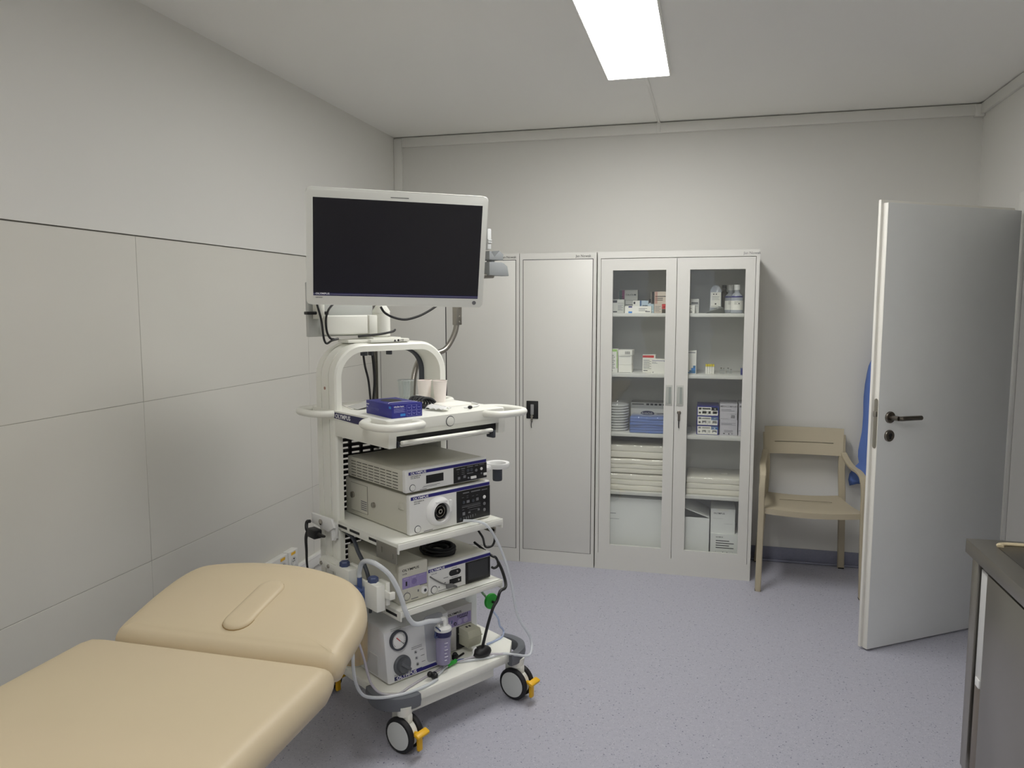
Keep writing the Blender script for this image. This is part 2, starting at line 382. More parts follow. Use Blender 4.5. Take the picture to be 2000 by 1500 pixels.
# ------------------------------------------------------------------ examination couch
def offset_poly(P, d):
    n = len(P); out = []
    for i in range(n):
        a, b, c = P[i - 1], P[i], P[(i + 1) % n]
        e1 = (Vector(b) - Vector(a)).normalized(); e2 = (Vector(c) - Vector(b)).normalized()
        n1 = Vector((-e1.y, e1.x)); n2 = Vector((-e2.y, e2.x)); nn = (n1 + n2)
        nn = nn.normalized() if nn.length > 1e-6 else n1
        k = d / max(.4, nn.dot(n1)); out.append(Vector(b) + nn * k)
    return out
def rounded(P, r, seg=8):
    """round polygon corners; P list of (x, y, radius or None), counter-clockwise"""
    out = []; n = len(P)
    for i in range(n):
        a, b, c = Vector(P[i - 1][:2]), Vector(P[i][:2]), Vector(P[(i + 1) % n][:2]); rr = P[i][2] if len(P[i]) > 2 else r
        e1, e2 = (a - b).normalized(), (c - b).normalized(); q1, q2 = b + e1 * rr, b + e2 * rr
        for k in range(seg + 1):
            t = k / seg; out.append(q1 * (1 - t) ** 2 + b * 2 * t * (1 - t) + q2 * t * t)
    return out
def resample(P, n):
    P = [Vector(p) for p in P]; L = [0]
    for i in range(len(P)): L.append(L[-1] + (P[(i + 1) % len(P)] - P[i]).length)
    out = []; j = 0
    for k in range(n):
        s_ = L[-1] * k / n
        while L[j + 1] < s_: j += 1
        t = (s_ - L[j]) / max(1e-9, L[j + 1] - L[j]); out.append(P[j].lerp(P[(j + 1) % len(P)], t))
    return out
def cushion(outline, th, er, crown=.006, top_in=(.02, .06, .12, .2)):
    mb = MB(); bm = mb.bm; P = resample(outline, 96); rings = []
    prof = [(.05, -th / 2), (er, -th / 2)] + [(er - er * math.cos(a), th / 2 * math.sin(a)) for a in [(-PI / 2) + PI * k / 12 for k in range(1, 12)]] + [(er, th / 2)]
    for ins, z in prof: rings.append([(v.x, v.y, z) for v in offset_poly(P, ins)])
    base = [Vector((v.x, v.y)) for v in offset_poly(P, er)]; ctr = sum(base, Vector((0, 0))) / len(base)
    for k, f in enumerate((.97, .9, .75, .5, .25, .06)): rings.append([(ctr.x + (v.x - ctr.x) * f, ctr.y + (v.y - ctr.y) * f, th / 2 + crown * math.sin(PI / 2 * (k + 1) / 6)) for v in base])
    R = [[bm.verts.new(p) for p in r] for r in rings]; n = len(P)
    for i in range(len(R) - 1):
        for k in range(n): bm.faces.new((R[i][k], R[i][(k + 1) % n], R[i + 1][(k + 1) % n], R[i + 1][k]))
    bm.faces.new(R[0][::-1]); bm.faces.new(R[-1])
    return mb
CX = -1.21
couch = thing('exam_couch', 'cream leatherette examination couch with tilted headrest standing along the tiled wall', 'couch', (CX, 1.61, 0))
ang = math.radians(11)
seat = cushion(rounded([(-.364, -1.72, .06), (.364, -1.72, .06), (.364, -.004, .035), (-.364, -.004, .05)], .04), .092, .036).build('seat_cushion', COUCH, couch)
seat.location = (0, -.002, .640)
ho = [(.342, .012), (.344, .08), (.338, .17), (.324, .235), (.297, .29), (.265, .335), (.20, .385), (.09, .42), (-.02, .432), (-.145, .424), (-.262, .392), (-.305, .355), (-.325, .29), (-.330, .205), (-.326, .115), (-.318, .035), (-.29, .012), (-.15, .006), (.0, .006), (.2, .006)]
hc = [Vector(p) for p in ho]; hcs = [p.to_2d() for p in catmull([Vector((p.x, p.y, 0)) for p in hc], 6, True)]
head = cushion(hcs, .088, .036, .008, (.02, .05, .09, .13)).build('head_cushion', COUCH, couch)
head.location = (0, .004, .645); head.rotation_euler = (ang, 0, 0)
pl = MB(); po = resample([(.018 + .037 * math.cos(a), .182 + (.078 if math.sin(a) > 0 else -.078) + .037 * math.sin(a)) for a in [2 * PI * k / 40 + .001 for k in range(40)]], 48)
Rr = []
for ins, z in ((-.002, .0440), (-.003, .052), (.0, .0575), (.006, .0605), (.016, .0615), (.03, .062)): Rr.append([pl.bm.verts.new((v.x, v.y, z)) for v in offset_poly(po, ins)])
for i in range(len(Rr) - 1):
    for k in range(48): pl.bm.faces.new((Rr[i][k], Rr[i][(k + 1) % 48], Rr[i + 1][(k + 1) % 48], Rr[i + 1][k]))
pl.bm.faces.new(Rr[-1]); pl.bm.faces.new(Rr[0][::-1])
plug = pl.build('face_plug', COUCH, head)
seam = MB().tube([(v.x, v.y, .0495) for v in offset_poly(po, -.0035)], .0016, 6, 1, True).build('seam', mat('seam_shadow', (150, 124, 82), .8), head)
fr = MB()
for x in (-.27, .27): fr.box(x - .02, x + .02, -1.68, -.03, .552, .592, .004)
for y in (-1.66, -.9, -.06): fr.box(-.27, .27, y - .02, y + .02, .552, .592, .004)
fr.build('frame', PVC, couch)
for x in (-.22, .22):
    hfo = MB().box(x - .015, x + .015, .0, .36, -.082, -.047, .003).build('head_bracket', PVC, couch); hfo.location = (0, .004, .645); hfo.rotation_euler = (ang, 0, 0)
for x in (-.27, .27):
    MB().cyl((x - .02, -.015, .585), (x + .045, -.015, .585), .022).build('hinge', CARTG, couch)
    for y in (-1.5, -.2):
        lx = x * .74; lg = MB().box(lx - .02, lx + .02, y - .02, y + .02, .02, .555, .004).cyl((lx, y, 0), (lx, y, .022), .025).build('leg', PVC, couch)
for y in (-1.5, -.2): MB().box(-.18, .18, y - .015, y + .015, .12, .15, .003).build('stretcher', PVC, couch)

# ------------------------------------------------------------------ endoscopy cart (local x along its front, y into its depth)
CA = math.radians(56.75); CO = Vector((-.985, 2.345, 0)); CM = Matrix.Translation(CO) @ Matrix.Rotation(CA, 4, 'Z')
def C(x, y, z): return CM @ Vector((x, y, z))
def cthing(name, label, cat, x, y, z, group=None, rz=0.0): return thing(name, label, cat, C(x, y, z), CA + rz, group)
cart = thing('endoscopy_cart', 'tall white medical equipment trolley with arched frame on four castors', 'trolley', CO, CA)
MB().prism([(x, y, .163) for x, y in ((.05, 0), (.485, 0), (.575, .085), (.575, .53), (.52, .6), (.015, .6), (-.045, .53), (-.045, .085))], (0, 0, .033), .004).build('base_plate', CARTW, cart)
box('base_tray', CARTW, cart, .03, .43, .03, .5, .112, .162, .004)
for k, (sx, sy_, ox, oy) in enumerate(((1, 1, 0, 0), (-1, 1, .53, 0), (1, -1, 0, .6), (-1, -1, .53, .6))):
    pts = [(-.052, .15), (-.066, .105), (-.062, .055), (-.03, .014), (.018, -.006), (.048, -.005)]
    pp = catmull([Vector((x, y, 0)) for x, y in pts], 4); pth = []
    for i, p in enumerate(pp):
        t = (pp[min(i + 1, len(pp) - 1)] - pp[max(i - 1, 0)]).normalized(); n = Vector((t.y, -t.x, 0))
        q = Vector((ox + sx * p.x, oy + sy_ * p.y, .178)); nn = Vector((sx * n.x, sy_ * n.y, 0)); pth.append((q, nn, (0, 0, 1)))
    MB().sweep(pth, [(-.004, -.028), (-.014, -.026), (-.018, 0), (-.014, .020), (.002, .024), (.014, .021), (.017, .0), (.012, -.024)]).build('corner_bumper', CARTG, cart)
def caster(x, y, parts_parent):
    a = math.radians(12.5); ax = Vector((math.cos(a), math.sin(a), 0)); pv = Vector((ax.y, -ax.x, 0)); c = Vector((x, y, .0635))
    body = MB().cyl(c + Vector((0, 0, .066)), c + Vector((0, 0, .103)), .026, .032)
    body.cyl(c - ax * .012, c + ax * .012, .052, seg=28)
    body.box(-.014, .014, -.03, .05, .02, .075, .008, M=Matrix.Translation(c) @ Matrix.Rotation(a, 4, 'Z'))
    b = body.build('caster', CARTW, parts_parent)
    for s_ in (-1, 1):
        o = c + ax * (s_ * .014)
        MB().lathe([(.045, 0), (.060, .001), (.063, .006), (.063, .014), (.058, .020), (.050, .021)], o, ax * s_, 36).build('wheel', RUBBER, b)
        MB().lathe([(.050, .0205), (.049, .0222), (.03, .0235), (.0, .024)], o, ax * s_, 36, False).build('wheel_cover', mat('castor_cover', (205, 208, 206), .45), b)
    pd = MB()
    tip = c + pv * .072 + Vector((0, 0, .012))
    pd.tube([c + pv * .04 + Vector((0, 0, .01)), c + pv * .06 + Vector((0, 0, .012)), tip], .008, 8, 3)
    Mx = Matrix.Translation(c + pv * .070 + Vector((0, 0, .0))) @ Matrix.Rotation(a, 4, 'Z')
    pd.box(-.010, .010, -.007, .007, -.044, .018, .004, M=Mx)
    pd.box(-.030, .030, -.016, .010, .016, .030, .006, M=Mx @ Matrix.Rotation(.35, 4, 'X'))
    pd.build('brake_pedal', YELLOW, b)
for x, y in ((0, .012), (.535, .012), (0.0, .57), (.535, .57)): caster(x, y, cart)
# arched upright frame swept along an inverted U
path = []; xo, xi, zt, rc = .018, .518, 1.388, .115
seq = [((xo, .196), (-1, 0))]
for z in (.5, .9, 1.2, zt - rc): seq.append(((xo, z), (-1, 0)))
for k in range(1, 13): a = PI - k * PI / 24; seq.append(((xo + rc + rc * math.cos(a), zt - rc + rc * math.sin(a)), (math.cos(a), math.sin(a))))
for k in range(0, 13): a = PI / 2 - k * PI / 24; seq.append(((xi - rc + rc * math.cos(a), zt - rc + rc * math.sin(a)), (math.cos(a), math.sin(a))))
for z in (1.2, .9, .5, .196): seq.append(((xi, z), (1, 0)))
path = [((x, 0, z), (n[0], 0, n[1]), (0, 1, 0)) for (x, z), n in seq]
prof = [(-.016, .452), (.006, .450), (.013, .455), (.017, .466), (.017, .488), (.006, .4885), (.006, .4935), (.017, .494), (.017, .545), (.006, .5455), (.006, .5505), (.017, .551), (.017, .588), (.013, .592), (-.016, .592)]
MB().sweep(path, prof).build('arched_frame', CARTW, cart, sharp=30)
pin = [((p[0][0], 0, p[0][2]), p[1], p[2]) for p in path]
MB().sweep(pin, [(-.0165, .566), (-.0165, .594), (-.024, .594), (-.024, .566)]).build('cable_channel', DGREY, cart, sharp=30)
MB().cyl((.001, .52, 1.235), (-.0005, .52, 1.235), .006, seg=14).build('frame_screw', mat('rust_pink', (160, 120, 104), .5), cart)
# perforated black back panel
bp = MB()
nx, x0, x1 = 9, .036, .500
for i in range(nx + 1): x = x0 + (x1 - x0) * i / nx; bp.box(x - .006, x + .006, .576, .586, .22, 1.10)
z = .22
while z < 1.105: bp.box(x0, x1, .576, .586, z - .0065, z + .0065); z += .022
bp.build('back_panel', BLACK, cart)
# shelves
def shelf(x0, x1, y0, zt_):
    sm = MB().box(x0, x1, y0, .57, zt_ - .008, zt_, .003).box(x0, x1, y0, y0 + .012, zt_ - .024, zt_, .004)
    sm.box(x0, x0 + .006, y0, .57, zt_ - .036, zt_, .002).box(x1 - .006, x1, y0, .57, zt_ - .036, zt_, .002)
    s_ = sm.build('shelf', CARTW, cart)
    vm = MB()
    for y in (.075, .165, .30, .39): MB().box(x0 - .0008, x0 + .001, y, y + .07, zt_ - .024, zt_ - .014).build('vent_slot', GAP, s_)
shelf(.008, .493, .045, .727)
shelf(.018, .497, .052, .480)
bk = MB().box(.003, .006, .05, .178, .655, .716, .001)
bk.box(.001, .004, .07, .076, .672, .69).box(.001, .004, .14, .146, .68, .70)
bk.build('hanging_plate', mat('grey_metal', (150, 147, 138), .45, metal=.6), cart)
# table top with handles
tp = rounded([(.0, .075, .02), (.536, .075, .02), (.536, .64, .03), (0, .64, .03)], .02, 5)
MB().prism([(p.x, p.y, 1.118) for p in tp], (0, 0, .037), .005).build('table_top', CARTW, cart, sharp=30)
box('front_fascia', CARTW, cart, .03, .506, .080, .094, 1.098, 1.12, .003)
for x0, x1 in ((.0, .034), (.502, .536)):
    MB().prism([(x0, .083, 1.058), (x0, .45, 1.058), (x0, .45, 1.119), (x0, .078, 1.119)], (x1 - x0, 0, 0), .004).build('side_skirt', CARTW, cart)
box('drawer_recess', BLACK, cart, .035, .501, .095, .44, 1.066, 1.117, .002)
dl = MB().box(.04, .456, .055, .075, 1.0705, 1.084, .006, 3).box(.045, .45, .073, .40, 1.062, 1.0655, .001)
dl.build('keyboard_drawer', CARTW, cart)
MB().box(.036, .041, .075, .3, 1.06, 1.08).build('drawer_runner', DGREY, cart)
MB().box(.456, .470, .06, .10, 1.046, 1.075, .003).build('drawer_catch', DGREY, cart)
MB().lathe([(.0165, 0), (.0165, .004), (.013, .005), (.0, .005)], (.262, .0752, 1.130), (0, -1, 0), 24, False).lathe([(.0195, 0), (.0195, .0015), (.0168, .0015)], (.262, .0752, 1.130), (0, -1, 0), 24, False, m=1).build('round_button', [CARTW, DGREY], cart)
lb = MB().prism([(-.0012, .452, 1.127), (-.0012, .452, 1.149), (-.0012, .205, 1.149), (-.0012, .245, 1.122), (-.0012, .30, 1.122)], (.0008, 0, 0)).build('name_strip', NAVYD, cart, sharp=30)
text('OLYMPUS', .0225, (-.0016, .441, 1.1295), F_LEFT, INKW, cart, 1.12, .02)
def handle(pts):
    MB().tube([(x, y, 1.142) for x, y in pts], .0150, 12, 6, flat=.9).build('tray_handle', CARTW, cart)
hpts = [(.002, .205), (-.030, .185), (-.056, .150), (-.064, .09), (-.056, .040), (-.028, .010), (.02, .004), (.085, .012), (.105, .040), (.105, .08)]
handle(hpts); handle([(.536 - x, y) for x, y in hpts])
hb_ = [(.002, .455), (-.030, .470), (-.056, .500), (-.064, .55), (-.060, .61), (-.035, .645), (.01, .655), (.06, .652), (.07, .63)]
handle(hb_); handle([(.536 - x, y) for x, y in hb_])
# monitor arm on the arch
ab = MB().prism([(.167, .452, 1.4055), (.347, .452, 1.4055), (.347, .60, 1.4055), (.167, .60, 1.4055)], (0, 0, .013), .002)
ab.prism([(.09, .49, 1.4055), (.167, .47, 1.4055), (.167, .59, 1.4055), (.09, .57, 1.4055)], (0, 0, .012), .003)
ab.box(.19, .32, .47, .585, 1.418, 1.424, .002)
abo = ab.build('arm_base', CARTW, cart)
text('\u25b2 \u25cf CE', .012, (.272, .4512, 1.4075), F_FRONT, INK, abo, 1.1)
MB().cyl((.266, .53, 1.424), (.266, .53, 1.520), .036, seg=28, bev=.003).lathe([(.036, 1.52), (.036, 1.528), (.012, 1.566), (.0, 1.567)], (.266, .53, 0), (0, 0, 1), 28).build('arm_post', CARTW, cart)
MB().box(.008, .190, .505, .555, 1.438, 1.513, .006, 3).box(.194, .232, .503, .557, 1.438, 1.513, .004).build('lower_arm', CARTW, cart)
MB().box(-.030, .012, .575, .60, 1.43, 1.64, .004).box(.012, .262, .585, .60, 1.43, 1.64, .003).build('arm_cover', mat('arm_grey', (196, 198, 194), .5), cart)
MB().cyl((.0, .55, 1.50), (.0, .55, 1.70), .022).tube([(.0, .55, 1.72), (.06, .47, 1.735), (.11, .36, 1.745), (.165, .285, 1.752)], .030, 12, 5).build('upper_arm', CARTW, cart)
box('arm_strap', BLACK, cart, -.055, .035, .535, .565, 1.516, 1.528, .003)
MB().tube([(-.02, .53, 1.565), (-.018, .50, 1.50), (-.016, .49, 1.44), (-.010, .49, 1.415), (.0, .49, 1.408), (.02, .49, 1.418), (.05, .495, 1.424)], .0042, 8).tube([(.055, .53, 1.56), (.012, .495, 1.535), (-.004, .488, 1.50), (-.002, .488, 1.455), (.012, .49, 1.428), (.03, .492, 1.422)], .0042, 8).build('arm_cables', BLACK, cart)
MB().tube([(.14, .50, 1.430), (.19, .49, 1.434), (.235, .482, 1.438), (.285, .478, 1.446), (.312, .50, 1.452)], .0045, 8).build('arm_base_cable', BLACK, cart)
MB().tube([(.172, .52, 1.37), (.180, .52, 1.311), (.195, .52, 1.249), (.210, .53, 1.158)], .0045, 8).tube([(.215, .52, 1.37), (.222, .52, 1.299), (.224, .52, 1.237), (.221, .53, 1.158)], .0062, 8).build('arch_cables', BLACK, cart)
for a, b in ((.165, .185), (.20, .212), (.285, .30)): MB().box(a, b, .505, .53, 1.352, 1.371, .002).build('cable_clip', DGREY, cart)
# rail with clamps on the left upright
rl = MB().box(-.044, -.034, .03, .52, .548, .574, .002).box(-.034, -.0002, .415, .525, .545, .578, .003).box(-.044, -.022, .022, .034, .548, .574, .002)
rl.build('accessory_rail', CARTW, cart)
for y in (.445, .50): MB().lathe([(.008, 0), (.007, .004), (.0, .005)], (-.0442, y, .560), (-1, 0, 0), 14, False).build('rail_screw', CHROME, cart)
for y0, y1, z0, z1 in ((.235, .33, .535, .605), (.05, .13, .505, .598)):
    cb = MB().box(-.079, -.0445, y0, y1, z0, z1, .004).box(-.034, -.018, y0 + .01, y1 - .02, z0 + .01, z1, .003).build('rail_clamp', CARTW, cart)
    MB().lathe([(.0185, 0), (.0185, .014), (.015, .018), (.0, .018)], (-.061, (y0 + y1) / 2 + .01, z1), (0, 0, 1), 6, False).build('clamp_knob', BLUEK, cb)
# hook bracket with strap, left rear
hk = MB().prism([(-.030, .60, .735), (-.030, .44, .742), (-.030, .425, .71), (-.030, .47, .685), (-.030, .60, .695)], (.012, 0, 0), .004)
hk.cyl((-.012, .455, .655), (-.012, .455, .722), .011).box(-.02, -.0003, .44, .47, .66, .72, .003)
hk.build('hook_bracket', WPLAS, cart)
MB().lathe([(.010, 0), (.012, .004), (.006, .006), (.0, .006)], (-.0305, .52, .715), (-1, 0, 0), 18, False).build('hook_screw', CHROME, cart)
# holder for a scope on the right
ah = MB().lathe([(.047, .890), (.051, .904), (.049, .910), (.036, .908), (.030, .890)], (.600, .20, 0), (0, 0, 1), 28, False)
ah.box(.530, .565, .185, .215, .888, .906, .003).box(.510, .535, .17, .47, .885, .905, .003)
ah.build('scope_holder', WPLAS, cart)
MB().lathe([(.0185, .835), (.020, .84), (.020, .89), (.018, .89), (.018, .84), (.0, .84)], (.600, .20, 0), (0, 0, 1), 24, False).build('holder_cup', DGREY, cart)
# chrome hanger pole behind the arch with a grey two-prong holder
MB().tube([(.470, .615, .30), (.470, .615, 1.0), (.478, .62, 1.16), (.496, .63, 1.255), (.530, .63, 1.318), (.60, .63, 1.335), (.662, .63, 1.352), (.706, .63, 1.40), (.730, .63, 1.455), (.734, .63, 1.53), (.745, .63, 1.60), (.80, .63, 1.665), (.88, .63, 1.685), (.95, .63, 1.69)], .0125, 14, 6).build('hanger_pole', STEEL, cart)
MB().box(.719, .751, .615, .645, 1.462, 1.548, .002).build('pole_sleeve', STEEL, cart)
for z in (1.475, 1.50, 1.54): MB().lathe([(.005, 0), (.004, .002), (.0, .003)], (.737, .6148, z), (0, -1, 0), 12, False).build('sleeve_rivet', CHROME, cart)
gh = MB().prism([(.905, .60, 1.690), (1.027, .60, 1.690), (1.018, .60, 1.735), (.995, .60, 1.748), (.985, .60, 1.752), (.905, .60, 1.752)], (0, .055, 0), .003)
gh.prism([(.905, .60, 1.762), (.99, .60, 1.762), (.993, .60, 1.79), (.965, .60, 1.806), (.935, .60, 1.772), (.915, .60, 1.802), (.905, .60, 1.802)], (0, .055, 0), .002)
gh.box(.925, .945, .61, .645, 1.75, 1.77)
gh.build('hanger_holder', mat('holder_grey', (132, 135, 136), .45), cart)
MB().box(.905, .928, .612, .64, 1.81, 1.905, .004).box(.905, .927, .608, .612, 1.85, 1.856).box(.905, .927, .608, .612, 1.84, 1.846).build('hanger_stem', mat('holder_pale', (186, 188, 186), .45), cart)
MB().tube([(.475, .16, .700), (.505, .165, .690), (.515, .19, .672), (.512, .25, .660), (.50, .30, .668)], .006, 8).box(.497, .505, .10, .33, .655, .68, .002).build('cable_bracket', CHROME, cart)

# ------------------------------------------------------------------ monitor
mon = thing('monitor', 'large white framed monitor with dark blank screen on the trolley arm', 'monitor')
ya, ti, ro = math.radians(29.28), math.radians(-11.19), math.radians(-1.14)
rr_ = Vector((math.cos(ya), math.sin(ya), 0)); nn_ = Vector((math.sin(ya), -math.cos(ya), 0))
uu = Vector((0, 0, 1)) * math.cos(ti) - nn_ * math.sin(ti); r3 = rr_ * math.cos(ro) + uu * math.sin(ro); u3 = uu * math.cos(ro) - rr_ * math.sin(ro); n3 = r3.cross(u3)
cc = Vector((-1.087, 2.584, 1.749))
mon.matrix_world = Matrix(((r3.x, -n3.x, u3.x, cc.x), (r3.y, -n3.y, u3.y, cc.y), (r3.z, -n3.z, u3.z, cc.z), (0, 0, 0, 1)))
W2, H2 = .3215, .2045
op = rounded([(-W2, -H2), (W2, -H2), (W2, H2), (-W2, H2)], .018, 6)
MB().prism([(p.x, 0, p.y) for p in op], (0, .034, 0), .004).build('housing', MONW, mon, sharp=30)
MB().box(-.22, .22, .0335, .075, -.13, .13, .02, 3).box(-.06, .06, .075, .085, -.06, .06, .004).build('rear_cover', MONW, mon)
sx0, sx1, sz0, sz1 = -.298, .301, -.171, .171
MB().box(sx0, sx1, -.0012, .0, sz0 + .010, sz1).build('screen', SCREEN, mon)
MB().box(sx0, sx1, -.0013, .0, sz0, sz0 + .0045, m=0).box(sx0, sx1, -.0013, .0, sz0 + .0048, sz0 + .0068, m=1).box(sx0, sx1, -.0013, .0, sz0 + .0068, sz0 + .0104, m=0).build('bottom_strip', [NAVYD, mat('silver_line', (140, 138, 170), .4)], mon)
text('OLYMPUS', .0092, (-.290, -.0016, -.1668), F_FRONT, INKW, mon, 1.2, .03)
text('OEV262H', .005, (-.290, -.0016, -.1795), F_FRONT, INK, mon, 1.2, .01)
MB().box(-.032, .032, -.0008, .0, .181, .1845).build('top_slot', mat('slot_grey', (140, 142, 138), .5), mon)
MB().lathe([(.0075, 0), (.0075, .0008), (.006, .0012), (.0, .0012)], (.288, 0, -.187), (0, -1, 0), 20, False).build('power_button', INKG, mon)
tag(MB().tube([(.134 - .13, .33 - .33, 0), (.022, 0, -.022), (.062, .0, -.040), (.114, 0, -.048), (.175, .0, -.036), (.225, 0, -.016), (.262, 0, .003)], .0046, 8).build('monitor_cable', BLACK, None, C(.13, .325, 1.545), CA), 'black cable looping just beneath the monitor to the right of its arm', 'cable')

# ------------------------------------------------------------------ boxes of electronics on the cart
def device(name, label, x, y, z, w, d, h, cat='device', front=DEVF, body=DEVW, feet=True):
    t = cthing(name, label, cat, x, y, z)
    MB().box(0, w, .022, d, .004, h, .006, 2).build('casing', body, t)
    MB().box(-.001, w + .001, 0, .0225, .003, h + .001, .005, 3).build('front_panel', front, t)
    if feet:
        for fx in (.03, w - .03):
            for fy in (.05, d - .05): MB().cyl((fx, fy, 0), (fx, fy, .006), .012, seg=12).build('foot', RUBBER, t)
    return t
def disc(name, m, t, x, z, r, dep=.003, ring=True, rm=None):
    mb = MB().lathe([(r, 0), (r, dep), (r * .85, dep + .0015), (0, dep + .0015)], (x, .0, z), (0, -1, 0), 24, False, m=0)
    if ring: mb.lathe([(r * 1.22, 0), (r * 1.22, .0008), (r * 1.02, .0008)], (x, 0, z), (0, -1, 0), 24, False, m=1)
    return mb.build(name, [m, rm or DGREY], t)
def buttons(t, pts, r=.0045, m=None):
    for x, z in pts:
        MB().lathe([(r, 0), (r, .0015), (r * .7, .002), (0, .002)], (x, -.0022, z), (0, -1, 0), 12, False).build('button', m or INKG, t)
def ticks(t, rects, m, y=-.0024, name='printing'):
    mb = MB()
    for a, b, c, d in rects: mb.box(a, b, y, y + .0006, c, d)
    return tag(mb.build(name, m, t), kind='stuff')

vp = device('video_processor', 'flat white device with louvred side and small dark display, uppermost in the trolley', .074, .09, .8845, .374, .40, .084)
MB().box(.012, .372, -.0006, .001, .0665, .0775).build('blue_stripe', NAVY, vp)
text('OLYMPUS', .0115, (.020, -.0008, .0682), F_FRONT, INKW, vp, **LOGO)
text('EVIS EXERA III', .006, (.020, -.0006, .0585), F_FRONT, INK, vp, 1.2); text('CV-190 PLUS', .006, (.020, -.0006, .0520), F_FRONT, INK, vp, 1.2)
box('display_window', BLACK, vp, .088, .166, -.001, .001, .026, .056, .0005)
disc('power_button', DEVF, vp, .028, .020, .0105)
cpn = box('control_panel', BLACK, vp, .213, .3735, -.0016, .001, .006, .0652, .0005)
buttons(vp, [(.280, .047), (.297, .047)], .0062, DGREY); buttons(vp, [(.320, .042)], .006); buttons(vp, [(.346, .044)], .0058, WPLAS); buttons(vp, [(.282, .018), (.346, .026)], .004)
ticks(vp, [(.226, .242, .0555, .0585), (.248, .266, .0555, .0585), (.276, .305, .0585, .0612), (.314, .33, .0585, .0612), (.336, .36, .0595, .0615), (.232, .234, .046, .048), (.232, .234, .038, .04), (.250, .264, .049, .0505), (.250, .264, .042, .0435), (.250, .264, .035, .0365), (.276, .306, .0335, .0365), (.232, .243, .018, .028), (.258, .270, .020, .030)], INKG)
box('usb_cap', WPLAS, vp, .292, .318, -.008, -.0012, .012, .022, .002); box('usb_cap', WPLAS, vp, .356, .372, -.006, -.0012, .016, .026, .002)
ticks(vp, [(.075, .15, .017, .0185), (.07, .135, .0135, .0145), (.06, .09, .007, .009)], INKG, -.0006)
lv = MB()
for r_ in range(6):
    for c_ in range(8): lv.box(-.0012, .0005, .05 + c_ * .041, .082 + c_ * .041, .012 + r_ * .011, .0145 + r_ * .011)
tag(lv.build('louvres', mat('louvre_dark', (84, 82, 74), .6), vp), kind='stuff')
ls = device('light_source', 'deep white device with round lamp socket below the louvred unit', .089, .09, .7275, .375, .445, .148)
MB().box(.005, .373, -.0006, .001, .131, .143).build('blue_stripe', NAVY, ls)
text('OLYMPUS', .0115, (.014, -.0008, .1328), F_FRONT, INKW, ls, **LOGO)
text('EVIS EXERA III', .006, (.018, -.0006, .1220), F_FRONT, INK, ls, 1.2); text('CLV-190', .006, (.018, -.0006, .1145), F_FRONT, INK, ls, 1.2)
box('control_panel', BLACK, ls, .211, .3745, -.0016, .001, .010, .1295, .0005)
so = MB().lathe([(.054, 0), (.054, .004), (.050, .018), (.044, .024), (.036, .026), (.034, .008), (.0, .008)], (.125, 0, .073), (0, -1, 0), 36, False)
so.box(.098, .152, -.026, -.016, .106, .116, .004).box(.160, .172, -.027, -.016, .068, .112, .003)
so.build('socket_surround', WPLAS, ls)
MB().lathe([(.034, .0085), (.034, .012), (.026, .012), (.026, .020), (.022, .021), (.022, .010), (.0, .010)], (.123, 0, .072), (0, -1, 0), 30, False).build('lamp_socket', BLACK, ls)
MB().lathe([(.021, .0105), (.021, .0205), (.019, .0205), (.017, .012)], (.120, 0, .076), (0, -1, 0), 24, False).lathe([(.009, .0105), (.009, .022), (.005, .022)], (.120, 0, .076), (0, -1, 0), 18, False).box(.10, .15, -.016, -.0125, .040, .046, .001).build('socket_ring', CHROME, ls)
disc('power_button', DEVF, ls, .033, .022, .0115)
buttons(ls, [(.243, .084), (.289, .083)], .006, DGREY); buttons(ls, [(.345, .088)], .007, WPLAS); buttons(ls, [(.345, .062), (.345, .038)], .0065, INKG); buttons(ls, [(.228, .022)], .005, DGREY)
ticks(ls, [(.24, .27, .117, .121), (.28, .325, .117, .121), (.332, .36, .116, .119), (.235, .245, .102, .103), (.258, .266, .106, .107), (.258, .266, .099, .1), (.284, .294, .101, .102), (.304, .314, .101, .102), (.258, .272, .079, .089), (.305, .317, .080, .091), (.235, .326, .064, .066), (.235, .326, .070, .071), (.262, .326, .0575, .059), (.236, .246, .055, .056), (.238, .250, .034, .046), (.266, .276, .038, .043), (.312, .322, .040, .047), (.27, .32, .0485, .0495), (.243, .246, .017, .027), (.254, .257, .017, .027), (.264, .267, .018, .028), (.275, .278, .019, .029), (.286, .289, .02, .03), (.30, .302, .022, .030)], INKG)
ticks(ls, [(.06, .10, .008, .010)], INKG, -.0006)
pd_ = MB().box(-.0015, .001, .28, .40, .024, .134).build('side_hatch', DEVW, ls); MB().box(-.0022, -.0012, .279, .281, .024, .134).box(-.0022, -.0012, .28, .40, .1335, .1345).box(-.0022, -.0012, .28, .40, .0235, .0245).build('hatch_joint', mat('joint_grey', (140, 138, 128), .6), pd_)
MB().lathe([(.012, 0), (.012, .008), (.009, .010), (0, .010)], (-.001, .385, .085), (-1, 0, 0), 18, False).lathe([(.010, 0), (.010, .008), (.007, .010), (0, .010)], (-.001, .235, .072), (-1, 0, 0), 18, False).build('hatch_knob', STEEL, ls)
box('side_tab', DEVW, ls, -.006, .0, .035, .065, .092, .118, .002)
pt = MB()
for i in range(5): pt.box(-.0018, -.0008, .285, .328, .036 + i * .008, .040 + i * .008)
pt.build('rating_plate', INKG, ls)
ins = device('insufflator', 'upright white box with lilac panel, left on the middle trolley shelf', .047, .10, .480, .124, .36, .145, front=DEVW)
text('OLYMPUS', .0125, (.012, -.0006, .1225), F_FRONT, INK, ins, 1.35, .012); text('UCR', .0085, (.012, -.0006, .1105), F_FRONT, INKG, ins, 1.2)
MB().box(.012, .119, -.0008, .001, .058, .100).build('lilac_panel', PURPLE, ins)
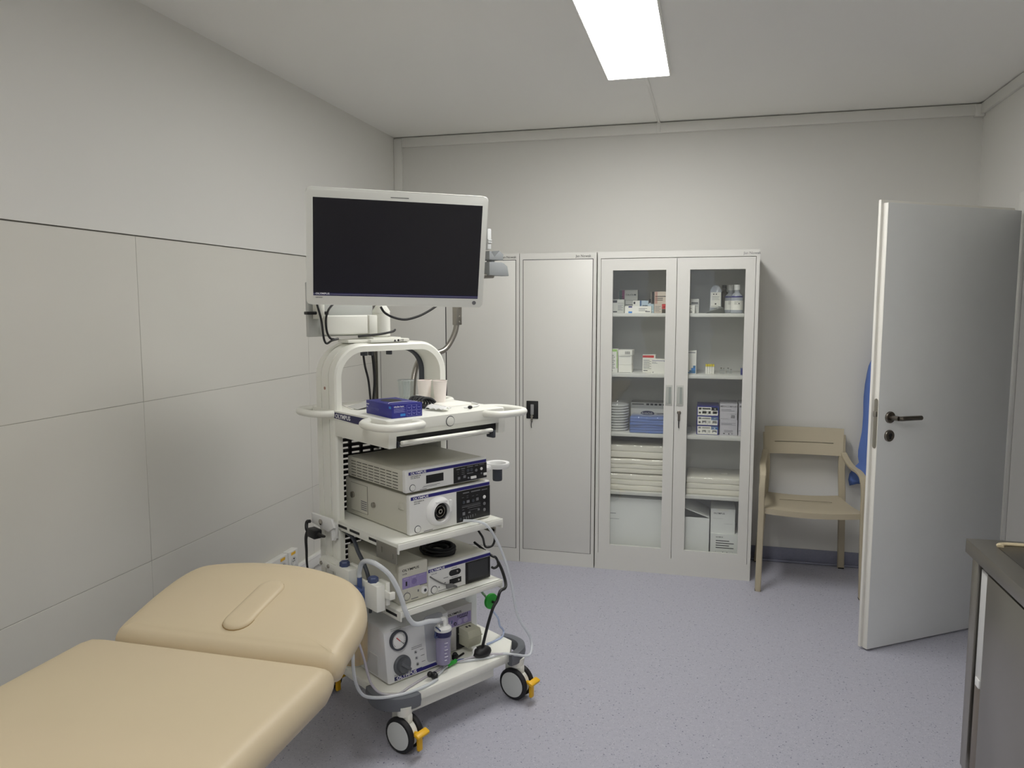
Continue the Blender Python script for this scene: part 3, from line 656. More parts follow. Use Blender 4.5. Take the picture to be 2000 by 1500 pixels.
ticks(ins, [(.047, .0476, .06, .098), (.078, .0786, .06, .098), (.018, .04, .094, .0955), (.052, .072, .094, .0955), (.085, .11, .0945, .0955)], mat('pale_lilac', (190, 182, 214), .5), -.0014)
box('indicator', BLACK, ins, .026, .032, -.002, .0, .068, .084, .0003); MB().lathe([(.011, 0), (.0095, .0008), (.0, .0008)], (.063, -.0008, .078), (0, -1, 0), 24, False).build('oval_mark', mat('dark_lilac', (128, 116, 168), .5), ins)
disc('power_button', DEVW, ins, .031, .028, .0125, .002, True, INKG)
MB().lathe([(.014, 0), (.014, .008), (.009, .010), (.0, .010)], (.105, 0, .036), (0, -1, 0), 22, False).lathe([(.006, .0102), (.005, .012), (.0, .012)], (.105, 0, .036), (0, -1, 0), 16, False, m=1).build('gas_socket', [WPLAS, DGREY], ins)
ticks(ins, [(.088, .12, .055, .0575), (.078, .084, .034, .042), (.05, .08, .012, .015), (.032, .034, .046, .048)], INKG, -.0006)
esu = device('electrosurgical_unit', 'white device with square dark touch screen on the middle trolley shelf', .175, .10, .480, .298, .37, .108)
MB().box(-.0005, .298, -.0006, .001, .091, .103).build('blue_stripe', NAVY, esu)
text('OLYMPUS', .0118, (.004, -.0008, .0925), F_FRONT, INKW, esu, **LOGO); text('ESG-150', .0065, (.012, -.0006, .0805), F_FRONT, INKG, esu, 1.1)
MB().box(.173, .296, -.003, .001, .006, .0895, .001).build('screen_bezel', BLACK, esu); MB().box(.184, .283, -.0036, -.002, .018, .086).build('touch_screen', mat('screen_grey', (54, 55, 56), .25), esu)
MB().prism([(x, -.0014, z) for x, z in [(.122 + .014 * math.cos(a) + (.014 if math.cos(a) > 0 else -.014), .066 + .0115 * math.sin(a)) for a in [2 * PI * (k + .5) / 20 for k in range(20)]]], (0, .002, 0)).build('output_socket', BLACK, esu)
MB().box(.096, .152, -.0014, .001, .022, .043, .0005).build('output_socket', BLACK, esu)
MB().lathe([(.005, .0015), (.004, .005), (.0, .005)], (.137, 0, .034), (0, -1, 0), 14, False).lathe([(.004, .0015), (.003, .003), (.0, .003)], (.133, 0, .068), (0, -1, 0), 14, False).build('socket_pin', CHROME, esu)
disc('power_button', DEVF, esu, .024, .022, .0125)
ticks(esu, [(.106, .132, .083, .085), (.106, .136, .047, .049), (.068, .09, .054, .056), (.072, .078, .034, .038), (.044, .05, .024, .028), (.042, .082, .011, .0125)], INKG, -.0006)
tag(MB().tube([(0, 0, 0), (.02, -.004, -.016), (.05, -.006, -.036), (.078, -.007, -.049)], .0026, 8).box(.07, .098, -.014, -.002, -.062, -.046, .003, M=Matrix.Rotation(0, 4, 'Y')).cyl((.096, -.008, -.056), (.118, -.008, -.066), .006, .004, 12).build('plug_cable', mat('cable_grey', (112, 112, 112), .5), None, C(.180, .0985, .557), CA), 'thin grey lead with a plug hanging across the touch screen device front', 'cable')
# suction pump
sp_ = cthing('suction_pump', 'white suction pump with round pressure gauge and dark knob on trolley base', 'pump', -.010, .10, .1965)
W = .292
MB().prism([(0, .0, .008), (0, .40, .008), (0, .40, .205), (0, .06, .205), (0, .022, .190)], (W, 0, 0), .010).build('casing', mat('pump_white', (222, 223, 224), .42), sp_, sharp=35)
box('side_pad', mat('pump_grey', (198, 198, 196), .45), sp_, -.003, .003, .06, .36, .02, .095, .002)
for fx in (.03, W - .03):
    for fy in (.05, .35): MB().cyl((fx, fy, 0), (fx, fy, .010), .014, seg=12).build('foot', RUBBER, sp_)
ftilt = math.atan2(.022, .182)
FT = Matrix.Rotation(-ftilt, 4, 'X')
def fpart(mb, name, m):
    o = mb.build(name, m, sp_); o.location = (0, -.0003, .008); o.rotation_euler = (-ftilt, 0, 0); return o
fpart(MB().lathe([(.036, 0), (.036, .012), (.033, .014), (.031, .014), (.030, .006), (.0, .006)], (.057, 0, .146), (0, -1, 0), 36, False), 'gauge_rim', DGREY)
gf = MB().lathe([(.0305, .0065), (.0, .0068)], (.057, 0, .146), (0, -1, 0), 30, False, m=0)
for k in range(21):
    a = math.radians(225 - k * 13.5); c_, s_ = math.cos(a), math.sin(a)
    gf.tube([(.057 + c_ * .023, -.0072, .146 + s_ * .023), (.057 + c_ * .028, -.0072, .146 + s_ * .028)], .0006, 4, 1, m=1)
gf.tube([(.048, -.0085, .157), (.057, -.0085, .147), (.062, -.0085, .142)], .0016, 6, 1, m=2).tube([(.060, -.0085, .144), (.078, -.0085, .128)], .0008, 5, 1, m=1)
fpart(gf, 'gauge_dial', [WPLAS, INK, RED])
fpart(MB().lathe([(.036, 0), (.036, .006), (.032, .010), (.026, .010), (.024, .022), (.0, .024)], (.066, 0, .052), (0, -1, 0), 32, False).box(-.026, .026, -.032, -.020, -.006, .006, .004, M=Matrix.Translation((.066, 0, .052)) @ Matrix.Rotation(.7, 4, 'Y')), 'regulator_knob', mat('knob_grey', (92, 95, 100), .5))
for k, z in enumerate((.079, .057, .034)):
    fpart(MB().lathe([(.006, 0), (.006, .001), (.0052, .001)], (.129 + k * .002, 0, z), (0, -1, 0), 16, False, m=0).lathe([(.0028, 0), (.0028, .0012), (.0, .0015)], (.129 + k * .002, 0, z), (0, -1, 0), 12, False, m=1), 'indicator_lamp', [INKG, DGREY])
fpart(MB().box(.112, .158, -.0008, .0, .093, .0945, m=0).box(.112, .158, -.0008, .0, .099, .1003).box(.148, .164, -.0008, 0, .081, .0825).box(.15, .166, -.0008, 0, .059, .0605).box(.152, .168, -.0008, 0, .036, .0375).box(.03, .075, -.0008, 0, .189, .1903).box(.03, .075, -.0008, 0, .183, .1842), 'printing', INKG)
fpart(MB().box(.030, .150, -.0008, 0, .004, .018, m=0).box(.15, .280, -.0008, 0, .004, .016, m=0).box(.03, .045, -.0009, 0, .004, .018, m=1), 'blue_stripe', [NAVY, NAVYD])
lt = text('OLYMPUS', .0155, (.038, -.0012, .0060), F_FRONT, INKW, sp_, 1.3, .022); lt.location = (0, -.0003, .008); lt.rotation_euler = (-ftilt, 0, 0)
lt = text('KV-6', .007, (.030, -.0012, .0205), F_FRONT, INKG, sp_, 1.1); lt.location = (0, -.0003, .008); lt.rotation_euler = (-ftilt, 0, 0)
fpart(MB().prism([(p.x, -.0010, p.y) for p in rounded([(.176, .022), (.262, .022), (.262, .196), (.176, .196)], .02, 5)], (0, .002, 0)), 'canister_recess', mat('recess_grey', (176, 178, 184), .5))
fpart(MB().lathe([(.008, 0), (.008, .0012), (.0, .0014)], (.277, 0, .026), (0, -1, 0), 16, False), 'port_mark', INKG)
# canister in the pump front
cn = cthing('suction_canister', 'small lilac tinted graduated jar held in the suction pump front', 'canister', .214, .068, .226)
MB().lathe([(.0, 0), (.024, .0), (.0275, .004), (.0295, .125), (.0285, .125), (.0265, .006), (.0, .004)], (0, 0, 0), (0, 0, 1), 30, False).build('jar', JARP, cn)
MB().lathe([(.0, .001), (.0255, .001), (.027, .085), (.0, .085)], (0, 0, 0), (0, 0, 1), 24, False).build('inner_liner', clear_mat('lilac_fill', (206, 200, 226), .55, .2), cn)
MB().lathe([(.0312, .108), (.0318, .112), (.0318, .128), (.0295, .128)], (0, 0, 0), (0, 0, 1), 30, False).build('collar', NAVYD, cn)
MB().lathe([(.0316, .128), (.033, .131), (.031, .139), (.012, .141), (.0, .141)], (0, 0, 0), (0, 0, 1), 30, False).cyl((.010, 0, .14), (.010, 0, .166), .0075).tube([(.010, 0, .160), (.006, -.0, .170), (-.014, 0, .170)], .0075, 10, 4).cyl((-.014, .008, .14), (-.014, .008, .152), .007).build('lid', WPLAS, cn)
gt = MB()
for i in range(6): gt.box(-.014, .0 if i % 2 else -.005, -.0302 + .0001 * i, -.0262, .022 + i * .013, .0234 + i * .013)
gt.build('graduations', INKW, cn)
MB().tube([(.036, -.004, .150), (.030, -.016, .158), (.024, -.02, .150)], .0025, 6).tube([(-.036, -.004, .150), (-.034, -.018, .146), (-.028, -.022, .138)], .0025, 6).tube([(-.033, 0, .13), (-.036, .0, .11), (-.030, -.01, .112)], .004, 6).build('wire_clips', BLUEK, cn)
# flushing pump
fp = cthing('flushing_pump', 'small white peristaltic pump with lilac keypad at right of trolley base', 'pump', .292, .16, .196)
MB().box(0, .135, .004, .30, .006, .176, .005).box(-.001, .136, 0, .006, .005, .177, .002).cyl((.02, .03, 0), (.02, .03, .008), .01).cyl((.115, .03, 0), (.115, .03, .008), .01).cyl((.02, .27, 0), (.02, .27, .008), .01).cyl((.115, .27, 0), (.115, .27, .008), .01).build('casing', mat('pump_case', (200, 198, 198), .45), fp)
text('OLYMPUS', .0125, (.014, -.0006, .152), F_FRONT, INK, fp, 1.25, .015)
MB().box(.012, .130, -.0008, .0, .103, .147).build('lilac_panel', PURPLE, fp)
ticks(fp, [(.062 + i * .008, .065 + i * .008, .136 - .0 * i, .146) for i in range(7)] + [(.072, .112, .131, .134)], INK, -.0014)
for x in (.026, .073, .103): MB().lathe([(.011, 0), (.0085, .0018), (.0, .0018)], (x, -.0008, .117), (0, -1, 0), 20, False).build('button', mat('button_lilac', (178, 168, 206), .5), fp)
MB().lathe([(.0065, 0), (.0065, .002), (.004, .002)], (.05, -.0008, .114), (0, -1, 0), 14, False).build('dial_mark', BLACK, fp)
MB().lathe([(.013, 0), (.012, .0012), (.0, .0012)], (.028, 0, .072), (0, -1, 0), 20, False).build('power_button', mat('button_pale', (214, 212, 212), .5), fp)
box('head_plate', BLACK, fp, .055, .130, -.004, .0, .008, .098, .001)
MB().prism([(.064, -.068, .048), (.064, -.068, .078), (.064, -.060, .096), (.064, -.004, .098), (.064, -.004, .03), (.064, -.06, .03)], (.066, 0, 0), .004).box(.062, .132, -.070, -.003, .068, .072, .001).build('pump_head', PUMPG, fp)
MB().box(.085, .092, -.03, -.02, .097, .099).box(.100, .107, -.03, -.02, .097, .099).build('head_latch', GAP, fp)
# white box beside it, green filter, black lead
wb = cthing('water_tank', 'plain white plastic tank beside the small peristaltic pump', 'tank', .452, .24, .196)
MB().box(0, .074, 0, .18, 0, .205, .012, 3).build('body', TRANSL, wb); MB().lathe([(.016, 0), (.016, .012), (.012, .014), (.0, .014)], (.037, .09, .205), (0, 0, 1), 18, False).build('cap', WPLAS, wb)
gfm = cthing('disc_filter', 'round green plastic filter disc hanging at the right of trolley', 'filter', .520, .15, .357)
MB().lathe([(.012, -.008), (.031, -.006), (.033, 0), (.031, .006), (.012, .009), (.0, .009)], (0, 0, 0), (0, -1, 0), 32, False).build('disc', GREEN, gfm)
MB().lathe([(.005, .009), (.005, .02), (.0, .02)], (0, 0, 0), (0, -1, 0), 14, False).build('port', BLACK, gfm)
MB().cyl((0, .007, .0), (-.004, .03, .014), .007, .006).tube([(-.004, .028, .013), (-.022, .03, .034), (-.030, .03, .06), (-.032, .03, .084)], .005, 8).build('stem', mat('pale_green', (150, 176, 150), .5), gfm)
tag(MB().tube([(.475, .20, .600), (.478, .10, .570), (.492, .09, .562), (.505, .09, .540), (.504, .09, .524), (.486, .09, .519), (.480, .10, .522)], .0050, 8).tube([(.505, .09, .541), (.5085, .07, .511), (.5090, .05, .470), (.4900, .030, .455), (.455, .02, .452), (.440, .02, .420), (.418, .02, .395), (.402, .03, .335), (.395, .04, .285), (.392, .050, .245)], .0062, 8).sphere((.388, .052, .2195), .036, (1.15, .85, .62), 20).build('power_lead', BLACK, None, CO, CA), 'black lead ending in an oval plug beside the small peristaltic pump', 'cable')
co_ = cthing('coiled_cable', 'coil of thick black cable lying on the touch screen device', 'cable', .312, .222, .5885)
for k in range(7):
    ph = k * .9; rr0 = (.054, .040, .060, .047, .034, .057, .050)[k]
    MB().tube([(1.05 * (rr0 + .003 * math.sin(3 * a + ph)) * math.cos(a + ph) + .003 * math.cos(ph * 2), 1.2 * (rr0 + .003 * math.cos(2 * a)) * math.sin(a + ph) + .003 * math.sin(ph), .0055 + k * .0038 + .0015 * math.sin(2 * a + ph)) for a in [2 * PI * i / 18 for i in range(18)]], .0052, 8, 3, True).build('loop', RUBBER, co_)
# loose loops at the right of the light source shelf
tag(MB().tube([(.498, .19, .668), (.520, .16, .655), (.536, .15, .635), (.540, .15, .606), (.526, .15, .586), (.500, .16, .586), (.47 + .05, .20, .610), (.512, .22, .640), (.509, .20, .66)], .0046, 8).build('loose_lead', BLACK, None, CO, CA), 'black lead looped in the air right of the trolley between two shelves', 'cable')
# left canister with amber fluid
jx, jy = -.088, .19
jr = cthing('amber_canister', 'clear suction canister of amber fluid with blue lid behind the headrest', 'canister', jx, jy, .285)
MB().lathe([(.0, 0), (.046, 0), (.050, .006), (.055, .235), (.053, .235), (.048, .008), (.0, .004)], (0, 0, 0), (0, 0, 1), 32, False).build('jar', CLEARP, jr)
MB().lathe([(.0, .005), (.0475, .006), (.0505, .14), (.0, .14)], (0, 0, 0), (0, 0, 1), 28, False).build('fluid', AMBER, jr)
MB().lathe([(.058, .228), (.060, .232), (.060, .255), (.054, .262), (.034, .270), (.0, .272)], (0, 0, 0), (0, 0, 1), 32, False).box(-.012, .012, -.048, .048, .266, .278, .004).cyl((.02, -.012, .265), (.02, -.012, .31), .009).build('lid', BLUEC, jr)
MB().box(.058, .080, -.012, .012, .21, .25, .004).build('hanger', BLUEC, jr)
MB().cyl((-.02, -.02, .265), (-.02, -.02, .295), .008).build('spout', CLEARP, jr)
def ctube(name, label, pts, r, m=None, cat='tube', seg=10):
    return tag(MB().tube(pts, r, seg, 6).build(name, m or TUBEM, None, CO, CA), label, cat)
ctube('suction_hose', 'thick clear hose arching from blue canister lid to the lilac jar', [(.200, .068, .396), (.165, .045, .410), (.12, .035, .423), (.075, .03, .428), (.045, .028, .448), (.020, .026, .495), (-.001, .026, .559), (-.028, .04, .626), (-.058, .07, .664), (-.074, .11, .672), (-.074, .15, .655), (-.070, .175, .615), (-.068, .178, .597)], .0088, seg=12)
ctube('grey_hose', 'dark grey hose curving down in front of the black perforated panel', [(.020, .545, .700), (.024, .49, .694), (.026, .43, .684), (.022, .37, .672), (.006, .31, .640), (-.004, .25, .606), (-.0075, .215, .560), (-.0085, .205, .50), (-.009, .21, .44)], .0075, DGREY, 'hose')
ctube('water_tube', 'thin clear tube hanging off the right side of trolley to its base', [(.33, .085, .742), (.352, .03, .747), (.38, .005, .728), (.42, 0, .667), (.459, 0, .588), (.493, 0, .489), (.512, 0, .401), (.531, 0, .334), (.575, .0, .267), (.606, .01, .225), (.604, -.002, .190), (.560, -.030, .178), (.50, -.022, .196), (.46, .01, .203), (.40, .025, .2015), (.34, .05, .2015), (.28, .08, .2015)], .0052)
ctube('drain_tube', 'clear tube looping low around the left front corner of trolley base', [(-.150, .115, .43), (-.170, .06, .39), (-.178, .045, .345), (-.172, .04, .29), (-.150, .04, .245), (-.110, .05, .215), (-.068, .03, .208), (-.01, .012, .2045), (.06, .004, .2045), (.115, .012, .2020), (.15, .02, .2020)], .0058)
ctube('vent_tube', 'thin grey tube trailing down from the headrest side across the trolley base', [(-.150, .07, .44), (-.142, .06, .405), (-.126, .06, .349), (-.113, .06, .293), (-.098, .06, .251), (-.070, .05, .216), (-.02, .028, .2015), (.05, .045, .2005), (.12, .062, .2005), (.19, .075, .2005), (.245, .083, .2015), (.33, .060, .2085), (.40, .038, .2085), (.452, .0, .2085)], .0042, clear_mat('grey_tube', (220, 216, 222), .35, .2))
cnn = cthing('tube_connector', 'pale tube with green connector and black pinch clamp lying on trolley base', 'connector', .155, .035, .2005)
MB().tube([(0, 0, .004), (.03, .012, .004), (.06, .03, .004), (.085, .036, .005)], .0042, 8).build('tubing', TUBEM, cnn)
MB().tube([(.080, .035, .006), (.10, .038, .008), (.125, .041, .009)], .0075, 8, 3).box(.088, .118, .030, .046, .004, .013, .002).build('connector_body', GREEN, cnn)
MB().tube([(.123, .041, .008), (.14, .038, .008), (.16, .03, .007)], .004, 8).build('luer', BLUEC, cnn)
MB().sphere((-.008, -.006, .012), .012, (1, 1, 1), 12).sphere((-.022, .006, .018), .011, (1, 1, 1), 12).box(-.02, .0, -.008, .006, .003, .024, .003).build('pinch_clamp', BLACK, cnn)
tag(MB().tube([(.512, .13, .325), (.54, .13, .285), (.558, .14, .245), (.582, .15, .222), (.588, .15, .205), (.56, .13, .2006), (.51, .12, .2006), (.47, .118, .2010)], .0042, 8).build('filter_tube', clear_mat('blue_tube', (214, 224, 244), .5, .1), None, CO, CA), 'thin bluish tube curling from green filter disc to the trolley base', 'tube')
wc = tag(MB().tube([(0, 0, .004), (.006, -.018, .020), (.010, -.02, .040), (.022, -.016, .044), (.032, -.01, .03), (.030, -.004, .010)], .0035, 8).build('hose_clip', WPLAS, None, C(.340, .075, .197), CA), 'small white hose clip standing before the small peristaltic pump', 'clip')
tag(MB().box(-.012, .012, -.008, .008, 0, .02, .004).sphere((.0, .0, .02), .010, (1, 1, .8), 12).tube([(.01, 0, .004), (.03, .004, .004), (.05, .01, .004)], .004, 8).build('black_plug', BLACK, None, C(.302, .11, .1963), CA), 'tiny black plug at the foot of the small peristaltic pump', 'plug')
tag(MB().box(-.018, .018, -.03, .03, -.018, .018, .006).tube([(0, .028, .0), (-.006, .05, .004), (.0, .06, .03), (.006, .045, .036)], .007, 8).tube([(0, -.028, 0), (0, -.06, .002), (0, -.08, .004)], lambda t: .009 - .004 * t, 8).tube([(-.004, .045, .0), (-.008, .055, -.03), (-.008, .054, -.08), (-.006, .057, -.14), (-.002, .045, -.20), (.0, .03, -.24)], lambda t: .013 - .008 * t, 6, flat=.4).build('camera_strap', BLACK, None, C(-.052, .535, .672), CA), 'black connector with dangling strap hung on the left trolley bracket', 'strap')

# ------------------------------------------------------------------ things on the table top
ZT = 1.1555
gb = cthing('glove_box', 'blue cardboard glove dispenser box on the trolley table top', 'box', .042, .122, ZT, rz=math.radians(-4))
GL, GW, GHt = .124, .19, .049
MB().box(0, GL, 0, GW, 0, GHt, .001).build('carton', GBLUE, gb)
ov = [(.062 + .034 * math.cos(a), .115 + .050 * math.sin(a), GHt) for a in [2 * PI * k / 24 for k in range(24)]]
MB().prism(ov, (0, 0, .0006)).build('opening', BLACK, gb)
MB().tube([(.004, .03, GHt + .0008), (.02, .052, GHt + .0008), (.06, .06, GHt + .0008), (.1, .052, GHt + .0008), (.12, .03, GHt + .0008)], .0009, 5).build('tear_line', INKW, gb)
text('nitrylex basic', .0085, (.008, -.0006, .038), F_FRONT, INKW, gb, .9, .01)
gp = MB()
for i in range(7): gp.box(.008, .055 - .004 * (i % 3), -.0006, .0, .020 + i * .0023, .0207 + i * .0023)
for i in range(3):
    for j in range(2):
        x, z = .060 + i * .0205, .004 + j * .021
        for a, b, c, d in ((x, x + .019, z, z + .0006), (x, x + .019, z + .0184, z + .019), (x, x + .0006, z, z + .019), (x + .0184, x + .019, z, z + .019)): gp.box(a, b, -.0006, 0, c, d)
        gp.tube([(x + .005, -.0004, z + .012), (x + .009, -.0004, z + .007), (x + .014, -.0004, z + .011)], .0008, 4, 2)
gp.build('printing', mat('pale_blue_print', (150, 152, 214), .6), gb)
MB().box(.034, .054, -.0007, 0, .006, .0145).box(-.0007, .0, .004, .020, .034, .042).build('size_mark', SKYB, gb)
text('nitrylex', .008, (-.0007, .186, .034), F_LEFT, INKW, gb, .8, .01); text('basic', .007, (-.0007, .186, .024), F_LEFT, INKW, gb, .8)
text('nitrylex', .017, (-.0007, .155, .018), F_LEFT, mat('muted_blue_print', (98, 100, 158), .6), gb, 1.2)
def cup(name, label, x, y, h, rt, rb, m, cat='cup', group=None):
    t = cthing(name, label, cat, x, y, ZT, group)
    MB().lathe([(0, .004), (rb, .004), (rb, 0), (rb + .0006, .0), (rt, h), (rt - .0008, h), (rb - .0008, .005), (0, .005)], (0, 0, 0), (0, 0, 1), 32, False).build('wall', m, t)
    MB().lathe([(rt - .001, h - .001), (rt + .0012, h - .001), (rt + .0016, h), (rt + .0008, h + .001), (rt - .001, h + .001)], (0, 0, 0), (0, 0, 1), 32, False).build('rim', TRANSL if m is CLEARP else m, t)  # on clear cups the rim's highlight is painted in as white
    return t
c1 = cup('paper_cup', 'white paper cup standing nearest the arch right leg', .452, .388, .088, .0295, .0215, CUPM)
c2 = cup('paper_cup', 'white paper cup between the clear beaker and the other paper cup', .415, .445, .088, .0295, .0215, CUPM)
c3 = cup('plastic_cup', 'clear plastic beaker beside the two paper cups', .402, .545, .082, .026, .020, CLEARP)
c4 = cup('plastic_cup', 'second clear plastic beaker, half hidden behind the first beaker', .418, .600, .078, .027, .020, CLEARP)
bl = cthing('coiled_lead', 'black ribbed coil of curly lead on the trolley table', 'cable', .292, .265, ZT)
MB().tube([(0.030 * math.cos(a) * (1 - .0), .012 * a / 4 - .02 + .012 * math.sin(a), .022 + .0175 * math.sin(a)) for a in [2 * PI * k / 12 for k in range(12 * 5)]], .0052, 8, 2).tube([(-.03, .02, .022), (-.06, .05, .012), (-.1, .06, .008)], .005, 8).build('coil', RUBBER, bl)
gv = MB(); gbm = gv.bm
nx_, ny_ = 12, 9; V = [[gbm.verts.new((-.045 + .09 * i / nx_, -.035 + .07 * j / ny_ * (1 - .35 * i / nx_), .004 + .008 * abs(math.sin(i * .9 + j * .8)) + .010 * math.exp(-((j - 4) / 2.2) ** 2) * (1 - i / nx_ * .5))) for j in range(ny_ + 1)] for i in range(nx_ + 1)]
for i in range(nx_):
    for j in range(ny_): gbm.faces.new((V[i][j], V[i + 1][j], V[i + 1][j + 1], V[i][j + 1]))
gvo = gv.build('crumpled_glove', WPLAS, None, C(.300, .185, ZT), CA + math.radians(-75), 60); so_ = gvo.modifiers.new('s', 'SOLIDIFY'); so_.thickness = .002
tag(gvo, 'crumpled white glove lying right of the blue glove box', 'glove')
def sheet(name, label, pts, z, th=.0012, m=PAPER, cat='paper'):
    return tag(MB().prism([(x, y, z) for x, y in pts], (0, 0, th)).build(name, m, None, CO, CA), label, cat)
sheet('paper_sheet', 'white paper sheet on the right half of the table', [(.395, .355), (.375, .235), (.515, .24), (.525, .36)], ZT)
sheet('paper_sheet', 'folded white leaflet on the table left of the glove box', [(.062, .43), (.10, .565), (.225, .58), (.215, .45)], ZT)
lf = MB().prism([(.07, .40, ZT + .0014), (.085, .50, ZT + .0014), (.19, .50, ZT + .020), (.18, .40, ZT + .020)], (0, 0, .001)).build('grey_leaflet', mat('leaflet_grey', (190, 190, 186), .6), None, CO, CA)
tag(lf, 'grey printed leaflet leaning half open beneath the arch left leg', 'paper')
tag(MB().tube([(.40, .165, ZT + .0035), (.43, .155, ZT + .0035), (.47, .17, ZT + .0035), (.50, .20, ZT + .0035), (.515, .26, ZT + .0035)], .0032, 8).build('white_cord', WPLAS, None, CO, CA), 'thin white cord on the table near the right handles', 'cable')
tag(MB().sphere((0, 0, .007), .008, (1.3, 1, .85), 12).build('black_stopper', BLACK, None, C(.405, .135, ZT), CA), 'tiny black stopper on the table front edge at the right', 'stopper')

# ------------------------------------------------------------------ metal cabinets
CY = 4.359; CH = 1.852; CD = .385
def cabinet_body(t, w, label_x):
    b = MB()
    b.box(0, .018, 0, CD, 0, CH).box(w - .018, w, 0, CD, 0, CH).box(.018, w - .018, CD - .01, CD, 0, CH)
    b.box(.018, w - .018, 0, CD - .01, CH - .036, CH).box(.018, w - .018, 0, CD - .01, 0.0, .082)
    return b
def narrow_cab(label, x0, w, splits, lock_x=None, logo_x=None):
    t = thing('metal_cabinet', label, 'cabinet', (x0, CY, 0))
    cabinet_body(t, w, 0).build('body', CAB, t)
    MB().box(.0175, w - .0175, .0012, .002, .080, CH - .034).build('door_gap', GAP, t)
    e = .020
    for a, b in splits:
        d_ = MB().box(a + .0015, b - .0015, -.0008, .0, .0845, CH - .0395, .0004).build('door', CAB, t)
        if lock_x and a < lock_x < b:
            lm = MB().box(lock_x, lock_x + .072, -.006, -.0008, .882, .988, .003).build('lock_plate', BLACK, d_)
            MB().box(lock_x + .026, lock_x + .046, -.012, -.005, .905, .968, .004).build('lever', mat('lever_grey', (150, 150, 150), .4), d_)
            MB().cyl((lock_x + .036, -.006, .898), (lock_x + .036, -.016, .898), .008).box(lock_x + .030, lock_x + .042, -.018, -.015, .862, .900, .002).build('key', STEEL, d_)
            MB().tube([(lock_x + .036, -.017, .868), (lock_x + .032, -.016, .845), (lock_x + .034, -.014, .828)], .002, 6).build('key_cord', INK, d_)
    if logo_x is not None: text('Jan Nowak', .020, (logo_x, -.0006, CH - .027), F_FRONT, INK, t, 1.0, extra=None)
    return t
narrow_cab('light grey two door metal cabinet partly hidden behind the trolley', -1.984, .906, [(.020, .4485), (.4515, .886)], None, .800)
narrow_cab('narrow single door metal cabinet with black latch plate', -1.074, .450, [(.020, .430)], .041, .330)
gx = -.617; gw = .880
gc = thing('glass_cabinet', 'light grey metal cabinet with two glazed doors and filled shelves', 'cabinet', (gx, CY, 0))
gbd = MB(); gbd.box(0, .018, 0, CD, 0, CH).box(gw - .018, gw, 0, CD, 0, CH).box(.018, gw - .018, 0, CD - .01, CH - .036, CH).box(.018, gw - .018, 0, CD - .01, 0.0, .095)
gbd.build('body', CAB, gc); box('back_sheet', CABIN, gc, .018, gw - .018, CD - .01, CD, 0, CH, 0)
mid = .4425
box('centre_partition', CABIN, gc, mid - .008, mid + .008, .04, CD - .011, .096, CH - .037, 0)
text('Jan Nowak', .020, (.795, -.0006, CH - .026), F_FRONT, INKG, gc, 1.0)
for z in (1.5055, 1.159, .812, .466):
    for a, b in ((.0185, mid - .0085), (mid + .0085, gw - .0185)):
        MB().box(a, b, .032, CD - .012, z - .020, z, .002).build('shelf', CAB, gc)
for i, (a, b, g0, g1) in enumerate(((.0205, mid - .0015, .087, .384), (mid + .0015, gw - .0205, .514, .808))):
    z0, z1, h0, h1 = .0845, CH - .0395, .150, 1.747
    dm = MB().box(a, g0, -.0008, .014, z0, z1).box(g1, b, -.0008, .014, z0, z1).box(g0, g1, -.0008, .014, z0, h0).box(g0, g1, -.0008, .014, h1, z1)
    d_ = dm.build('door', CAB, gc)
    MB().box(g0, g1, .005, .009, h0, h1).build('glass_pane', GLASS, d_)
    hx0 = b - .048 if i == 0 else a + .010
    cupm = MB().box(hx0, hx0 + .038, -.003, -.0008, .985, 1.102, .001, m=0).box(hx0 + .007, hx0 + .031, -.0036, -.0028, .996, 1.091, 0, m=1).box(hx0 + .010, hx0 + .016, -.0042, -.003, .998, 1.089, 0, m=0)
    cupm.build('handle', [mat('handle_grey', (186, 187, 180), .4), mat('handle_recess', (150, 156, 150), .45)], d_)
    if i == 1:
        MB().lathe([(.011, 0), (.011, .004), (.008, .006), (0, .006)], (hx0 + .016, -.0008, .947), (0, -1, 0), 20, False).build('lock', SATIN, d_)
        MB().box(hx0 + .010, hx0 + .022, -.012, -.009, .90, .948, .003).build('key', SATIN, d_)
        MB().tube([(hx0 + .016, -.011, .905), (hx0 + .015, -.01, .88), (hx0 + .016, -.01, .86)], .003, 6).build('key_fob', BLACK, d_)

# contents ----------------------------------------------------------
def carton(name, label, cat, x0, x1, z0, z1, y, d, m=PAPER, prints=(), txt=(), group=None, rz=0.0):
    """prints: (u0,u1,v0,v1,material) as fractions of the front; txt: (string,size,u,v,material)"""
    w, h = x1 - x0, z1 - z0
    t = thing(name, label, cat, (x0, y, z0), rz, group)
    MB().box(0, w, 0, d, 0, h, .0006, 1).build('carton', m, t)
    if prints:
        ms = []; mb = MB()
        for u0, u1, v0, v1, pm in prints:
            if pm not in ms: ms.append(pm)
            mb.box(u0 * w, u1 * w, -.0005, .0002, v0 * h, v1 * h, m=ms.index(pm))
        tag(mb.build('printing', ms, t), kind='stuff')
    for s_, sz, u, v, pm in txt: text(s_, sz, (u * w, -.0008, v * h), F_FRONT, pm, t, 1.0, .01)
    return t
lines = lambda u0, u1, v0, v1, n, m=INKG: [(u0, u1 - (u1 - u0) * .25 * (k % 2), v0 + (v1 - v0) * k / n, v0 + (v1 - v0) * (k + .35) / n, m) for k in range(n)]
